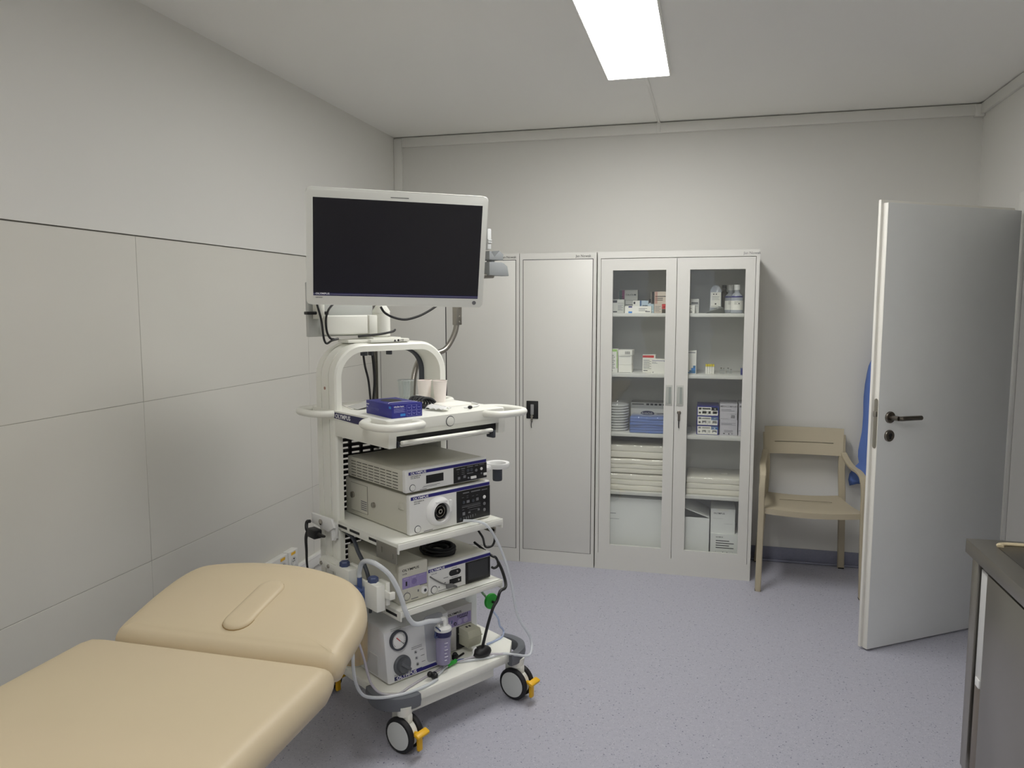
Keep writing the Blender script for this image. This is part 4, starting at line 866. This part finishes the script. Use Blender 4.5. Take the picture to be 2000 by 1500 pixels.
TAN = mat('tan_card', (206, 194, 180), .7); GREYB = mat('grey_card', (196, 196, 190), .7); PBLUE = mat('pale_blue_card', (190, 208, 220), .7); DKG = mat('dark_green_print', (48, 74, 66), .6); PINK = mat('magenta_print', (120, 44, 88), .6); MIDB = mat('mid_blue_print', (74, 110, 150), .6); LGREEN = mat('lime_print', (160, 200, 110), .6); DBRN = mat('dark_brown', (60, 52, 40), .6); TEAL = mat('teal_print', (40, 110, 160), .6)
S1, S2, S3, S4, S5 = 1.506, 1.1595, .8125, .4665, .0955
G1 = 'medicine boxes on the top left shelf'
carton('medicine_box', 'grey medicine box with black corner mark, outermost on top left shelf', 'box', -.540, -.471, S1, 1.584, 4.42, .08, GREYB, [(.05, .42, .76, .95, INK), (.08, .42, .06, .14, INK), (.48, .95, .72, .74, INK)] + lines(.48, .9, .2, .66, 5), group=G1)
carton('medicine_box', 'plain grey medicine box beneath the magenta striped one', 'box', -.505, -.425, S1, 1.580, 4.53, .08, GREYB, [(.1, .9, .62, .66, INK), (.1, .6, .16, .2, INK)], group=G1)
carton('medicine_box', 'medicine box with green and magenta end stripes, top of rear pile', 'box', -.513, -.405, 1.5805, 1.640, 4.53, .08, GREYB, [(.01, .16, .0, 1, DKG), (.16, .3, .0, 1, PINK)] + lines(.05, .28, .1, .5, 2, INK), [('CALCIUM', .014, .36, .45, INK)], group=G1)
carton('medicine_box', 'white and pale blue medicine box with slate band on top left shelf', 'box', -.428, -.339, S1, 1.578, 4.49, .06, PAPER, [(.45, .56, 0, 1, MIDB), (.56, 1, 0, 1, PBLUE), (.05, .16, .72, .9, INK), (.62, .95, .5, .62, MIDB)] + lines(.05, .4, .1, .6, 4), group=G1)
carton('medicine_box', 'pale blue medicine box, right of the long white one', 'box', -.338, -.304, S1, 1.560, 4.45, .09, PBLUE, [(.1, .9, .1, .16, INKG), (.55, .9, .3, .8, mat('aqua_card', (168, 190, 196), .7))], group=G1)
carton('medicine_box', 'long white medicine box with two blue marks at shelf front', 'box', -.465, -.316, S1, 1.546, 4.405, .03, PAPER, [(.14, .28, .78, .98, NAVY), (.14, .28, .0, .24, SKYB), (.78, .96, .14, .3, INKG)] + lines(.53, .85, .3, .8, 3), group=G1)
carton('medicine_box', 'dark medicine box just behind the pale blue one', 'box', -.341, -.312, S1, 1.588, 4.555, .07, mat('navy_card', (34, 36, 56), .6), [(.1, .9, .55, .72, INKW)], group=G1)
carton('medicine_box', 'white medicine box with red end, beneath the tall tan box', 'box', -.301, -.222, S1, 1.5585, 4.43, .09, TAN, [(.55, 1, .45, .98, RED), (.55, 1, 0, .42, DBRN), (.58, .98, .62, .66, INKW)] + lines(.06, .48, .12, .85, 5), group=G1)
carton('medicine_box', 'tall tan medicine box with black left edge, on top of the red ended box', 'box', -.320, -.226, 1.5590, 1.628, 4.445, .08, TAN, [(.02, .2, 0, 1, INK), (.22, .38, 0, 1, mat('rose_print', (190, 150, 138), .6)), (.25, .9, .58, .64, INK), (.25, .7, .42, .47, INK), (.25, .7, .28, .33, DBRN)], group=G1)
G2 = 'boxes on the second left shelf'
carton('medicine_box', 'upright white box with lime edge on the second shelf', 'box', -.552, -.504, S2, 1.298, 4.41, .06, PAPER, [(.0, .95, .90, 1, LGREEN), (.9, 1, .2, .9, LGREEN), (.1, .4, .06, .14, INK)] + lines(.2, .7, .2, .8, 8), group=G2)
carton('medicine_box', 'small white box, lowest of the second shelf stack', 'box', -.501, -.423, S2, 1.205, 4.44, .09, PAPER, [(.04, .9, .03, .06, INKG)], group=G2)
carton('medicine_box', 'small white box, middle of the second shelf stack', 'box', -.501, -.425, 1.2055, 1.261, 4.44, .09, PAPER, [(.04, .9, .86, .9, INKG)], group=G2)
carton('medicine_box', 'small white box with barcode, topmost of the second shelf stack', 'box', -.503, -.422, 1.2615, 1.292, 4.44, .09, PAPER, [(.5 + .06 * k, .53 + .06 * k, .2, .75, INK) for k in range(6)], group=G2, rz=-.05)
carton('medicine_box', 'white medicine box with red top band on the second shelf', 'box', -.367, -.293, S2, 1.262, 4.50, .05, PAPER, [(.0, .88, .84, .97, RED)] + lines(.08, .7, .2, .75, 8) + [(.08, .4, .08, .12, INK)], group=G2)
carton('medicine_box', 'low white box in front of the red banded one', 'box', -.311, -.222, S2, 1.242, 4.415, .07, PAPER, [(.05, 1, .9, .93, NAVY), (.82, 1, .84, .95, NAVY), (.1, .14, .06, .14, INK)] + lines(.05, .4, .72, .86, 2), group=G2)
ps = thing('plate_stack', 'film wrapped stack of white disposable plates on the third shelf', 'plates', (-.511, 4.505, S3))
for k in range(10): MB().lathe([(.0, .0), (.050, .0), (.066, .006), (.068, .014), (.064, .015), (.050, .006), (0, .004)], (0, 0, k * .0158), (0, 0, 1), 28, False).build('plate', WPLAS, ps)
MB().lathe([(.0695, .001), (.0705, .08), (.069, .165), (.060, .180), (.03, .184), (.0, .180)], (0, 0, 0), (0, 0, 1), 28, False).build('film', FILM, ps)
carton('tissue_box', 'flat grey carton with five dark dots behind the blue pack', 'box', -.438, -.196, .9375, .972, 4.565, .12, GREYB, [(.03, .32, .62, .78, INK)] + [(.38 + .1 * k, .45 + .1 * k, .55, .85, INK) for k in range(5)], group='cartons behind the blue pack')
carton('tissue_box', 'white carton with dark oval lettering behind the blue pack', 'box', -.438, -.196, S3, .9370, 4.565, .12, PAPER, [(.5, 1, .78, .80, INKG)], group='cartons behind the blue pack')
otb = MB().prism([(-.338 + .040 * math.cos(a), 4.5645, .909 + .014 * math.sin(a)) for a in [2 * PI * k / 24 for k in range(24)]], (0, .0006, 0)).build('oval_logo', NAVYD)
_tb = [o for o in bpy.data.objects if o.get('label') == 'white carton with dark oval lettering behind the blue pack'][0]
otb.parent = _tb; otb.matrix_parent_inverse = Matrix.Translation(-Vector(_tb.location)); text('PaddySoft', .016, (.066, -.0014, .0915), F_FRONT, INKW, _tb, 1.0)
def layered(name, label, cat, x0, x1, z0, z1, y0, y1, n, m, film=True, wob=.004, group=None, seed=1):
    """folded textile pack: n wavy layers, each its own fold, in a clear film"""
    rg = random.Random(seed); w, d, h = x1 - x0, y1 - y0, z1 - z0
    t = thing(name, label, cat, (x0, y0, z0), 0, group)
    lh = h / n
    for k in range(n):
        mb = MB().box(0, w, rg.uniform(.0, wob), d, k * lh, (k + 1) * lh - .0004, min(.006, lh * .3), 3)
        bmesh.ops.subdivide_edges(mb.bm, edges=[e for e in mb.bm.edges if abs(e.verts[0].co.x - e.verts[1].co.x) > w * .5], cuts=9)
        ph = rg.uniform(0, 6)
        for v in mb.bm.verts:
            v.co.z = max(0.0005, v.co.z + wob * .35 * math.sin(v.co.x * 22 + ph) * (k / n)); v.co.y += wob * .6 * math.sin(v.co.x * 35 + ph * 2) * (v.co.y < d * .5)
        mb.build('fold', m, t, sharp=70)
    if film:
        fb = MB().box(-.002, w + .002, -.005, d, .0, h + .004, .010, 3)
        bmesh.ops.subdivide_edges(fb.bm, edges=[e for e in fb.bm.edges if abs(e.verts[0].co.x - e.verts[1].co.x) > w * .5], cuts=14)
        for v in fb.bm.verts: v.co.y += .003 * math.sin(v.co.x * 60 + v.co.z * 90); v.co.z = max(.0002, v.co.z + .002 * math.sin(v.co.x * 45))
        fb.build('film', FILM, t, sharp=70)
    return t
layered('gown_pack', 'film wrapped pack of folded blue gowns on the third shelf', 'gowns', -.428, -.190, S3, .905, 4.41, 4.56, 6, GOWN, True, .006, seed=3)
GT = 'cream towel packs on the fourth left shelf'
layered('towel_pack', 'lowest of three cream towel packs behind the left glass door', 'towels', -.585, -.195, S4, .563, 4.415, 4.72, 3, CREAM, True, .004, GT, 5)
layered('towel_pack', 'middle of three cream towel packs behind the left glass door', 'towels', -.585, -.195, .570, .653, 4.415, 4.72, 3, CREAM, True, .005, GT, 6)
layered('towel_pack', 'topmost of three cream towel packs behind the left glass door', 'towels', -.585, -.195, .660, .735, 4.425, 4.72, 2, CREAM, True, .004, GT, 7)
carton('large_carton', 'big plain white carton at the bottom left of the glazed cabinet', 'box', -.580, -.190, S5, .420, 4.42, .3, CARTON, [(.08, .2, .70, .71, INKG), (.06, .25, .60, .605, INKG)])
# right-hand bay
carton('medicine_box', 'grey box with dark lines, left end of the top right shelf', 'box', -.130, -.053, S1, 1.586, 4.45, .06, GREYB, [(.1, .95, .62, .65, INK), (.1, .95, .48, .50, INKG), (.45, .93, .68, .76, INK)])
carton('medicine_box', 'small white box before the grey one on the top right shelf', 'box', -.128, -.075, S1, 1.551, 4.41, .035, PAPER, [(.1, .75, .1, .2, INK)] + lines(.1, .7, .3, .85, 4))
ib = thing('infusion_bag', 'clear infusion bag with printed white label on the top right shelf', 'bag', (.038, 4.50, S1), 0)
MB().prism([(p.x, 0, p.y) for p in rounded([(-.032, .004), (.032, .004), (.030, .13), (.014, .158), (-.014, .158), (-.030, .13)], .008, 4)], (0, .026, 0), .006).build('bag', BOTTLE, ib)
MB().box(-.028, .028, -.0010, .0005, .032, .118).build('label_sheet', PAPER, ib)
ticks(ib, [(-.014, -.008, .104, .110), (.0, .006, .104, .110), (-.02, .02, .092, .0935), (-.02, .016, .084, .0855), (-.02, .02, .076, .0775), (-.004, .004, .048, .056), (-.026, .02, .038, .0395)], INK, -.0018)
br = thing('brown_bottle', 'dark brown bottle at the rear of the top right shelf', 'bottle', (.085, 4.62, S1))
MB().lathe([(0, 0), (.027, 0), (.029, .004), (.029, .10), (.022, .118), (.013, .125), (.013, .138), (0, .138)], (0, 0, 0), (0, 0, 1), 24, False).build('body', mat('brown_glass', (60, 48, 42), .2), br); MB().lathe([(.015, .139), (.015, .16), (0, .161)], (0, 0, 0), (0, 0, 1), 20, False).build('cap', BLACK, br)
def sbottle(x, y, label, h=.115, r=.034, capm=WPLAS):
    t = thing('solution_bottle', label, 'bottle', (x, y, S1), 0, 'solution bottles on the top right shelf')
    MB().lathe([(0, 0), (r - .004, 0), (r, .004), (r, h * .72), (r * .92, h * .84), (r * .6, h * .95), (r * .42, h), (r * .42, h + .014), (0, h + .014)], (0, 0, 0), (0, 0, 1), 28, False).build('body', BOTTLE, t)
    MB().lathe([(r * .5, h + .0145), (r * .5, h + .042), (r * .46, h + .044), (0, h + .044)], (0, 0, 0), (0, 0, 1), 24, False).build('cap', capm, t)
    lbm = MB().lathe([(r + .0004, .018), (r + .0006, .07)], (0, 0, 0), (0, 0, 1), 40, False)
    bmesh.ops.delete(lbm.bm, geom=[f for f in lbm.bm.faces if f.calc_center_median().y > -.35 * r], context='FACES'); lbm.build('label_sheet', PAPER, t)
    MB().lathe([(r * .985, h * .76), (r * .985, h * .80), (r * .95, h * .83)], (0, 0, .0004), (0, 0, 1), 28, False).build('blue_band', NAVY, t)
    ticks(t, [(-.014, .008, .062, .0635), (-.014, .0, .055, .056), (-.014, .004, .05, .051), (.008, .014, .05, .057)], INK, -r - .0012)
    return t
sbottle(.153, 4.475, 'clear bottle with white label and blue band, front right on top shelf')
sbottle(.122, 4.555, 'clear bottle with blue band, half hidden behind its twin')
pch = MB().prism([(-.03, 0, 0), (.075, 0, 0), (.068, 0, .03), (.045, 0, .038), (-.01, 0, .012)], (0, .06, 0), .004).build('foil_pouch', mat('dark_foil', (84, 86, 82), .35, metal=.4), None, (.015, 4.43, S1 + .0003)); tag(pch, 'dark crumpled foil pouch in front of the infusion bag', 'pouch')
carton('medicine_box', 'upright white box with blue diagonal on the second right shelf', 'box', -.128, -.060, S2, 1.293, 4.45, .05, PAPER, [(.3, .95, .03, .08, TEAL), (.45, .95, .08, .16, TEAL), (.6, .95, .16, .26, SKYB), (.75, .95, .26, .36, TEAL), (.2, .9, .9, .93, INKG)])
vb = thing('vial_pack', 'wrapped cluster of little vials with yellow caps', 'vials', (.016, 4.50, S2))
for i in range(4):
    for j in range(3):
        x, y = -.019 + i * .0127, -.012 + j * .0127
        MB().lathe([(0, 0), (.0058, 0), (.0058, .036), (.004, .042), (0, .042)], (x, y, 0), (0, 0, 1), 12, False).build('vial', PAPER, vb)
        MB().lathe([(.0058, .0425), (.0058, .054), (0, .055)], (x, y, 0), (0, 0, 1), 12, False).build('cap', mat('lemon_cap', (222, 204, 40), .4), vb)
for k, (x, y, hh) in enumerate(((.078, 4.50, .036), (.093, 4.50, .034), (.118, 4.55, .032), (.134, 4.53, .026))):
    t = thing('glass_vial', ['leftmost of the four tiny clear vials', 'second of four tiny clear vials, beside the leftmost', 'third of four tiny clear vials, set farther back', 'rightmost and shortest of the four tiny clear vials'][k], 'vial', (x, y, S2), 0, 'tiny clear vials on the second right shelf')
    MB().lathe([(0, 0), (.0065, 0), (.007, .002), (.007, hh * .7), (.004, hh * .8), (.004, hh * .84), (0, hh * .84)], (0, 0, 0), (0, 0, 1), 14, False).build('body', CLEARP, t); MB().lathe([(.0048, hh * .845), (.0048, hh), (0, hh)], (0, 0, 0), (0, 0, 1), 14, False).build('cap', CHROME, t)
carton('medicine_box', 'small blue box at the right end of the second shelf', 'box', .184, .235, S2, 1.196, 4.45, .05, BLUEC, [(.05, .3, .1, .9, NAVY)])
GB3 = 'blue glove boxes stacked on the third right shelf'
for k, (z0, z1, lab) in enumerate(((S3, .8655, 'lowest'), (.866, .9205, 'middle'), (.921, .976, 'topmost'))):
    carton('boxed_gloves', f'{lab} of three stacked navy and white glove boxes in the glazed cabinet', 'box', -.050, .072, z0, z1, 4.445, .2, GBLUE, [(.04, .95, .06, .92, PAPER), (.66, .96, .58, .93, SKYB), (.09, .18, .24, .42, INK), (.25, .44, .24, .5, INKG), (.29, .40, .24, .34, INKW), (.72, .92, .24, .5, INKG), (.76, .88, .24, .34, INKW), (.53, .63, .24, .5, GREYB), (.485, .495, .08, .54, NAVY), (.09, .2, .66, .84, INKG), (.25, .62, .68, .82, GREYB)], [('M', .010, .79, .66, INKW)], GB3, rz=(.02, -.012, .0)[k])
GM = 'grey lilac cartons on the third right shelf'
LIL = mat('lilac_grey_card', (200, 197, 204), .7)
bar = lambda u, v0, v1, n=9, s_=.018: [(u + k * s_ * 1.4, u + k * s_ * 1.4 + s_ * (.5 + .4 * (k % 3 == 0)), v0, v1, INK) for k in range(n)]
carton('supply_box', 'grey lilac carton lettered comfort, upper left of four', 'box', .077, .172, .903, .992, 4.45, .2, LIL, lines(.08, .85, .55, .7, 2) + bar(.66, .1, .3, 8, .02) + [(.05, .5, .05, .065, INKG), (.6, .95, .36, .37, INK)], [('MEDICOMFORT', .0135, .03, .80, INKG)], GM)
carton('supply_box', 'grey lilac carton, lower left of four', 'box', .079, .175, S3, .9025, 4.45, .2, LIL, lines(.08, .9, .66, .82, 3) + [(.25, .75, .30, .32, INK), (.25, .75, .22, .24, INK), (.2, .3, .09, .14, INK), (.5, .56, .06, .14, INK), (.65, .76, .1, .13, INK)], [], GM)
carton('supply_box', 'grey lilac carton, upper right of four, cut by the door stile', 'box', .181, .236, .906, .994, 4.45, .2, LIL, [(.05, .9, .8, .9, INKG)], [], GM)
carton('supply_box', 'grey lilac carton, lower right of four, cut by the door stile', 'box', .181, .236, S3, .9055, 4.45, .2, LIL, [(.05, .9, .3, .32, INKG)], [], GM)
tag(MB().sphere((0, 0, .028), .03, (1.1, 1.0, .93), 14).build('film_bag', FILM, None, (-.106, 4.47, S3)), 'scrunched clear film bag left of the stacked glove boxes', 'bag')
rp = layered('towel_pack', 'single cream towel pack behind the right glass door', 'towels', -.100, .226, S4, .566, 4.42, 4.70, 3, CREAM, True, .004, 'cream towel pack on the fourth right shelf', 9)
MB().box(.18, .23, .10, .14, .1035, .1045).build('package_label', PAPER, rp)
oc = thing('open_carton', 'open white carton with raised flap at the bottom right of the cabinet', 'box', (-.155, 4.42, S5))
MB().box(0, .190, 0, .003, 0, .235).box(0, .003, .003, .25, 0, .235).box(.187, .190, .003, .25, 0, .235).box(.003, .187, .247, .25, 0, .235).box(.003, .187, .003, .247, 0, .003).build('carton', CARTON, oc)
MB().prism([(0.004, .004, .300), (.188, .004, .236), (.188, .245, .236), (.004, .245, .320)], (0, 0, .002)).build('flap', CARTON, oc)
carton('supply_carton', 'white carton with barcode at the bottom, beside the open carton', 'box', .043, .196, S5, .2405, 4.43, .24, CARTON, lines(.2, .85, .42, .8, 4, INK) + [(.2, .82, .30, .302, INK), (.2, .82, .18, .182, INK), (.2, .203, .18, .30, INK), (.817, .82, .18, .30, INK), (.45, .48, .2, .28, INKG), (.6, .63, .2, .28, INKG)] + bar(.22, .04, .13, 16, .018), [('OLYMPUS', .009, .2, .85, INK)])
carton('supply_carton', 'white carton with tucked tab, set on the barcode carton', 'box', .042, .178, .2410, .385, 4.44, .22, CARTON, [(.28, .72, .93, 1, PAPER), (.1, .5, .60, .604, INKG), (.55, .9, .40, .404, INKG)], [('OLYMPUS', .014, .12, .78, INK)])

# ------------------------------------------------------------------ chair
ch = thing('armchair', 'beige moulded plastic armchair between the cabinet and the open door', 'chair', (.56, 4.48, 0))
def strip(path, w, th, name, m, bev=.004):
    """rectangular bar along 3D points; w along given width vector per point"""
    P = catmull([Vector(p) for p in path], 6); pth = []
    for i, p in enumerate(P):
        t = (P[min(i + 1, len(P) - 1)] - P[max(i - 1, 0)]).normalized(); side = Vector((1, 0, 0)); n = t.cross(side).normalized()
        pth.append((p, side, n))
    a, b = w / 2, th / 2
    return MB().sweep(pth, [(-a, -b + bev), (-a + bev, -b), (a - bev, -b), (a, -b + bev), (a, b - bev), (a - bev, b), (-a + bev, b), (-a, b - bev)]).build(name, m, ch, sharp=30)
sm = MB(); nX, nY = 12, 10; top = []; bot = []
for j in range(nY + 1):
    rt, rb = [], []
    v = j / nY; y = -.235 + .40 * v; hw = .262 - .065 * v; zz = .462 - .012 * math.sin(PI * v) - .008 * v
    for i in range(nX + 1):
        u = -1 + 2 * i / nX; z = zz - .010 * (1 - u * u) + (.0 if j else -.004); yy = y - (.018 * (1 - u * u) if j == 0 else 0)
        rt.append(sm.bm.verts.new((u * hw, yy, z))); rb.append(sm.bm.verts.new((u * hw, yy, z - (.030 if j == 0 else .014))))
    top.append(rt); bot.append(rb)
for j in range(nY):
    for i in range(nX):
        sm.bm.faces.new((top[j][i], top[j][i + 1], top[j + 1][i + 1], top[j + 1][i])); sm.bm.faces.new((bot[j][i], bot[j + 1][i], bot[j + 1][i + 1], bot[j][i + 1]))
for i in range(nX):
    sm.bm.faces.new((top[0][i], bot[0][i], bot[0][i + 1], top[0][i + 1])); sm.bm.faces.new((top[nY][i], top[nY][i + 1], bot[nY][i + 1], bot[nY][i]))
for j in range(nY):
    sm.bm.faces.new((top[j][0], top[j + 1][0], bot[j + 1][0], bot[j][0])); sm.bm.faces.new((top[j][nX], bot[j][nX], bot[j + 1][nX], top[j + 1][nX]))
sm.build('seat', CHAIRM, ch, sharp=50)
MB().box(-.14, .14, .02, .0235, .4455, .447).build('seat_slot', mat('slot_brown', (96, 86, 66), .7), ch)
bm_ = MB(); nX = 16
def back_pt(u, z, off):
    lean = (z - .68) * .30; cur = -.018 * (1 - u * u)
    hw = .212 + .006 * (z - .68) / .15
    return (u * hw - .002, .155 + lean - cur + off, z)
rowsz = [.686, .70, .752, .7565, .82, .838]
BV = {}
def bvert(i, z):
    if (i, z) not in BV: BV[(i, z)] = bm_.bm.verts.new(back_pt(-1 + 2 * i / nX, z, 0))
    return BV[(i, z)]
fs_ = []
for z0, z1 in zip(rowsz[:-1], rowsz[1:]):
    for i in range(nX):
        if z0 == .752 and 2 <= i < nX - 2: continue
        fs_.append(bm_.bm.faces.new((bvert(i, z0), bvert(i + 1, z0), bvert(i + 1, z1), bvert(i, z1))))
ex = bmesh.ops.extrude_face_region(bm_.bm, geom=fs_, use_keep_orig=True)
for v in [g for g in ex['geom'] if isinstance(g, bmesh.types.BMVert)]: v.co.y += .016
bm_.build('backrest', CHAIRM, ch, sharp=50)
for s_ in (-1, 1):
    # rear post carries the backrest; foot slants back
    strip([(s_ * .236, .240, .0), (s_ * .222, .185, .25), (s_ * .212, .150, .44), (s_ * .206, .162, .58), (s_ * .207, .180, .69), (s_ * .209, .215, .80)], .036, .030, 'leg', CHAIRM)
    # front leg rises into the arm
    strip([(s_ * .262, -.258, .0), (s_ * .258, -.245, .25), (s_ * .256, -.238, .45), (s_ * .256, -.236, .56), (s_ * .252, -.215, .628)], .030, .036, 'leg', CHAIRM)
    strip([(s_ * .252, -.222, .618), (s_ * .250, -.20, .645), (s_ * .246, -.12, .655), (s_ * .238, .0, .652), (s_ * .226, .10, .668), (s_ * .214, .165, .70)], .034, .018, 'armrest', CHAIRM)
    for y in (-.257, .236): MB().box(s_ * (.262 if y < 0 else .236) - .016, s_ * (.262 if y < 0 else .236) + .016, y - .016, y + .016, 0.0, .008, .002).build('foot_pad', RUBBER, ch)

# ------------------------------------------------------------------ blue gown hung behind the door
out = [(.890, 1.20), (.879, 1.10), (.875, 1.02), (.877, .93), (.873, .83), (.857, .72), (.858, .655), (.868, .64), (.846, .622), (.830, .60), (.812, .565), (.814, .53), (.828, .485), (.838, .50), (.846, .525), (.893, .512), (1.0, .49), (1.15, .47)]
gm_ = MB(); lz = [1.52 - k * .035 for k in range(30)]
def leftx(z):
    if z >= 1.20: return .89 + (z - 1.20) * .35
    for (xa, za), (xb, zb) in zip(out[:-1], out[1:]):
        if za >= z >= zb: return xa + (xb - xa) * (za - z) / max(1e-6, za - zb)
    return .84
grid = []
for k, z in enumerate(lz):
    xl = leftx(z); xr = 1.16 - (.08 if z > 1.4 else 0); row = []
    for i in range(19):
        u = i / 18; row.append(gm_.bm.verts.new((xl + (xr - xl) * u, 4.682 + .022 * math.sin(u * 17 + z * 3) + .012 * math.sin(u * 31 + z * 7), z + .02 * math.sin(u * 9) * (k == len(lz) - 1))))
    grid.append(row)
for k in range(len(lz) - 1):
    for i in range(18): gm_.bm.faces.new((grid[k][i], grid[k][i + 1], grid[k + 1][i + 1], grid[k + 1][i]))
gwn = gm_.build('hanging_gown', GOWN, None, None, None, 80); so2 = gwn.modifiers.new('s', 'SOLIDIFY'); so2.thickness = .003
tag(gwn, 'blue disposable gown hanging on the wall behind the open door', 'gown')
tag(MB().box(.97, 1.09, YB - .012, YB, 1.53, 1.57, .003).cyl((1.03, YB - .012, 1.545), (1.03, YB - .085, 1.545), .008).sphere((1.03, YB - .088, 1.548), .012, (1, 1, 1), 10).build('coat_hook', SATIN), 'steel coat hook holding the blue gown on the back wall', 'hook')

# ------------------------------------------------------------------ stainless sink unit, right foreground
sk = thing('sink_unit', 'stainless steel sink cabinet with sliding doors in the right foreground', 'sink', (.771, 2.507, 0))
SL, SD, SZ = 1.25, XR - .771 - .004, .850      # runs towards the camera (-y), depth to the right wall
wt = MB().box(0, SD, -SL, 0, SZ - .004, SZ, .001).box(0, .004, -SL, 0, SZ - .042, SZ - .003, .001).box(0, SD, -.004, 0, SZ - .042, SZ - .003, .001).box(0, SD, -SL, -SL + .004, SZ - .042, SZ - .003, .001)
wt.box(0.004, .020, -SL, 0, SZ - .042, SZ - .039, .0005)
wt.build('worktop', STEEL, sk)
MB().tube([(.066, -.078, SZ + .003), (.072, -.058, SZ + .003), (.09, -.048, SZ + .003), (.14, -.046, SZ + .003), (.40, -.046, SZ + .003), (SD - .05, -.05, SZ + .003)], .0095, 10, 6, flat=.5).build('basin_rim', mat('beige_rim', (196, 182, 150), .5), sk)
MB().box(.06, SD - .05, -.72, -.07, SZ + .0004, SZ + .0012, .0003).build('drainer', mat('dark_steel', (128, 124, 118), .3, metal=1.0), sk)
fx = .020
MB().box(fx, fx + .022, -.052, -.002, .134, SZ - .040, .001).box(fx, fx + .022, -SL + .002, -SL + .03, .134, SZ - .040, .001).box(fx + .011, fx + .022, -SL + .03, -.052, .134, .165, .001).box(fx + .011, fx + .022, -SL + .03, -.052, SZ - .062, SZ - .041, .001).build('front_frame', STEEL, sk)
box('side_panel', STEEL, sk, fx + .022, SD - .002, -.008, -.003, .134, SZ - .042, .001)
box('side_panel', STEEL, sk, fx + .022, SD - .002, -SL + .003, -SL + .008, .134, SZ - .042, .001)
box('inner_void', BLACK, sk, fx + .05, fx + .055, -SL + .03, -.03, .16, SZ - .06, 0)
MB().box(fx - .003, fx + .010, -.60, -.139, .150, SZ - .064, .001).build('sliding_door', STEEL, sk)
MB().box(fx - .001, fx + .010, -.1385, -.087, .44, SZ - .064, .001).build('door_rail', mat('pale_rail', (206, 206, 204), .4), sk)
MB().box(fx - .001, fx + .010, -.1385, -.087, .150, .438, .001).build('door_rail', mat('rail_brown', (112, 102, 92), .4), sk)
MB().box(fx + .030, fx + .040, -SL + .04, -.092, .166, SZ - .064, .001).build('sliding_door', mat('pale_steel', (205, 205, 202), .35, metal=1.0), sk)
MB().box(fx - .005, fx - .0012, -.130, -.100, .44, .465, .001).build('door_stop', WPLAS, sk)
for x in (fx + .02, SD - .04):
    for y in (-.03, -SL + .03): MB().box(x - .018, x + .018, y - .018, y + .018, .02, .134, .001).cyl((x, y, 0), (x, y, .024), .02).build('leg', STEEL, sk)

# ------------------------------------------------------------------ wall sockets
ws = thing('wall_socket', 'white double wall socket box with yellow stickers behind the couch', 'socket', (XL, 3.05, .232))
MB().box(0, .034, 0, .215, 0, .098, .003).build('left_module', PVC, ws); MB().box(0, .036, .218, .305, 0, .100, .003).build('right_module', PVC, ws)
for y in (.165, .262):
    MB().lathe([(.024, .0362), (.024, .038), (.020, .038), (.018, .0366), (.0, .0366)], (0, y, .044), (1, 0, 0), 24, False).build('outlet', mat('outlet_white', (214, 214, 210), .4), ws)
    MB().cyl((.0366, y - .007, .044), (.0372, y - .007, .044), .003, seg=8).cyl((.0366, y + .007, .044), (.0372, y + .007, .044), .003, seg=8).cyl((.0366, y, .057), (.040, y, .057), .003, seg=8).build('outlet_holes', GAP, ws)
    MB().box(.0362, .0368, y - .022, y + .018, .078, .092).build('sticker', YELLOW, ws)
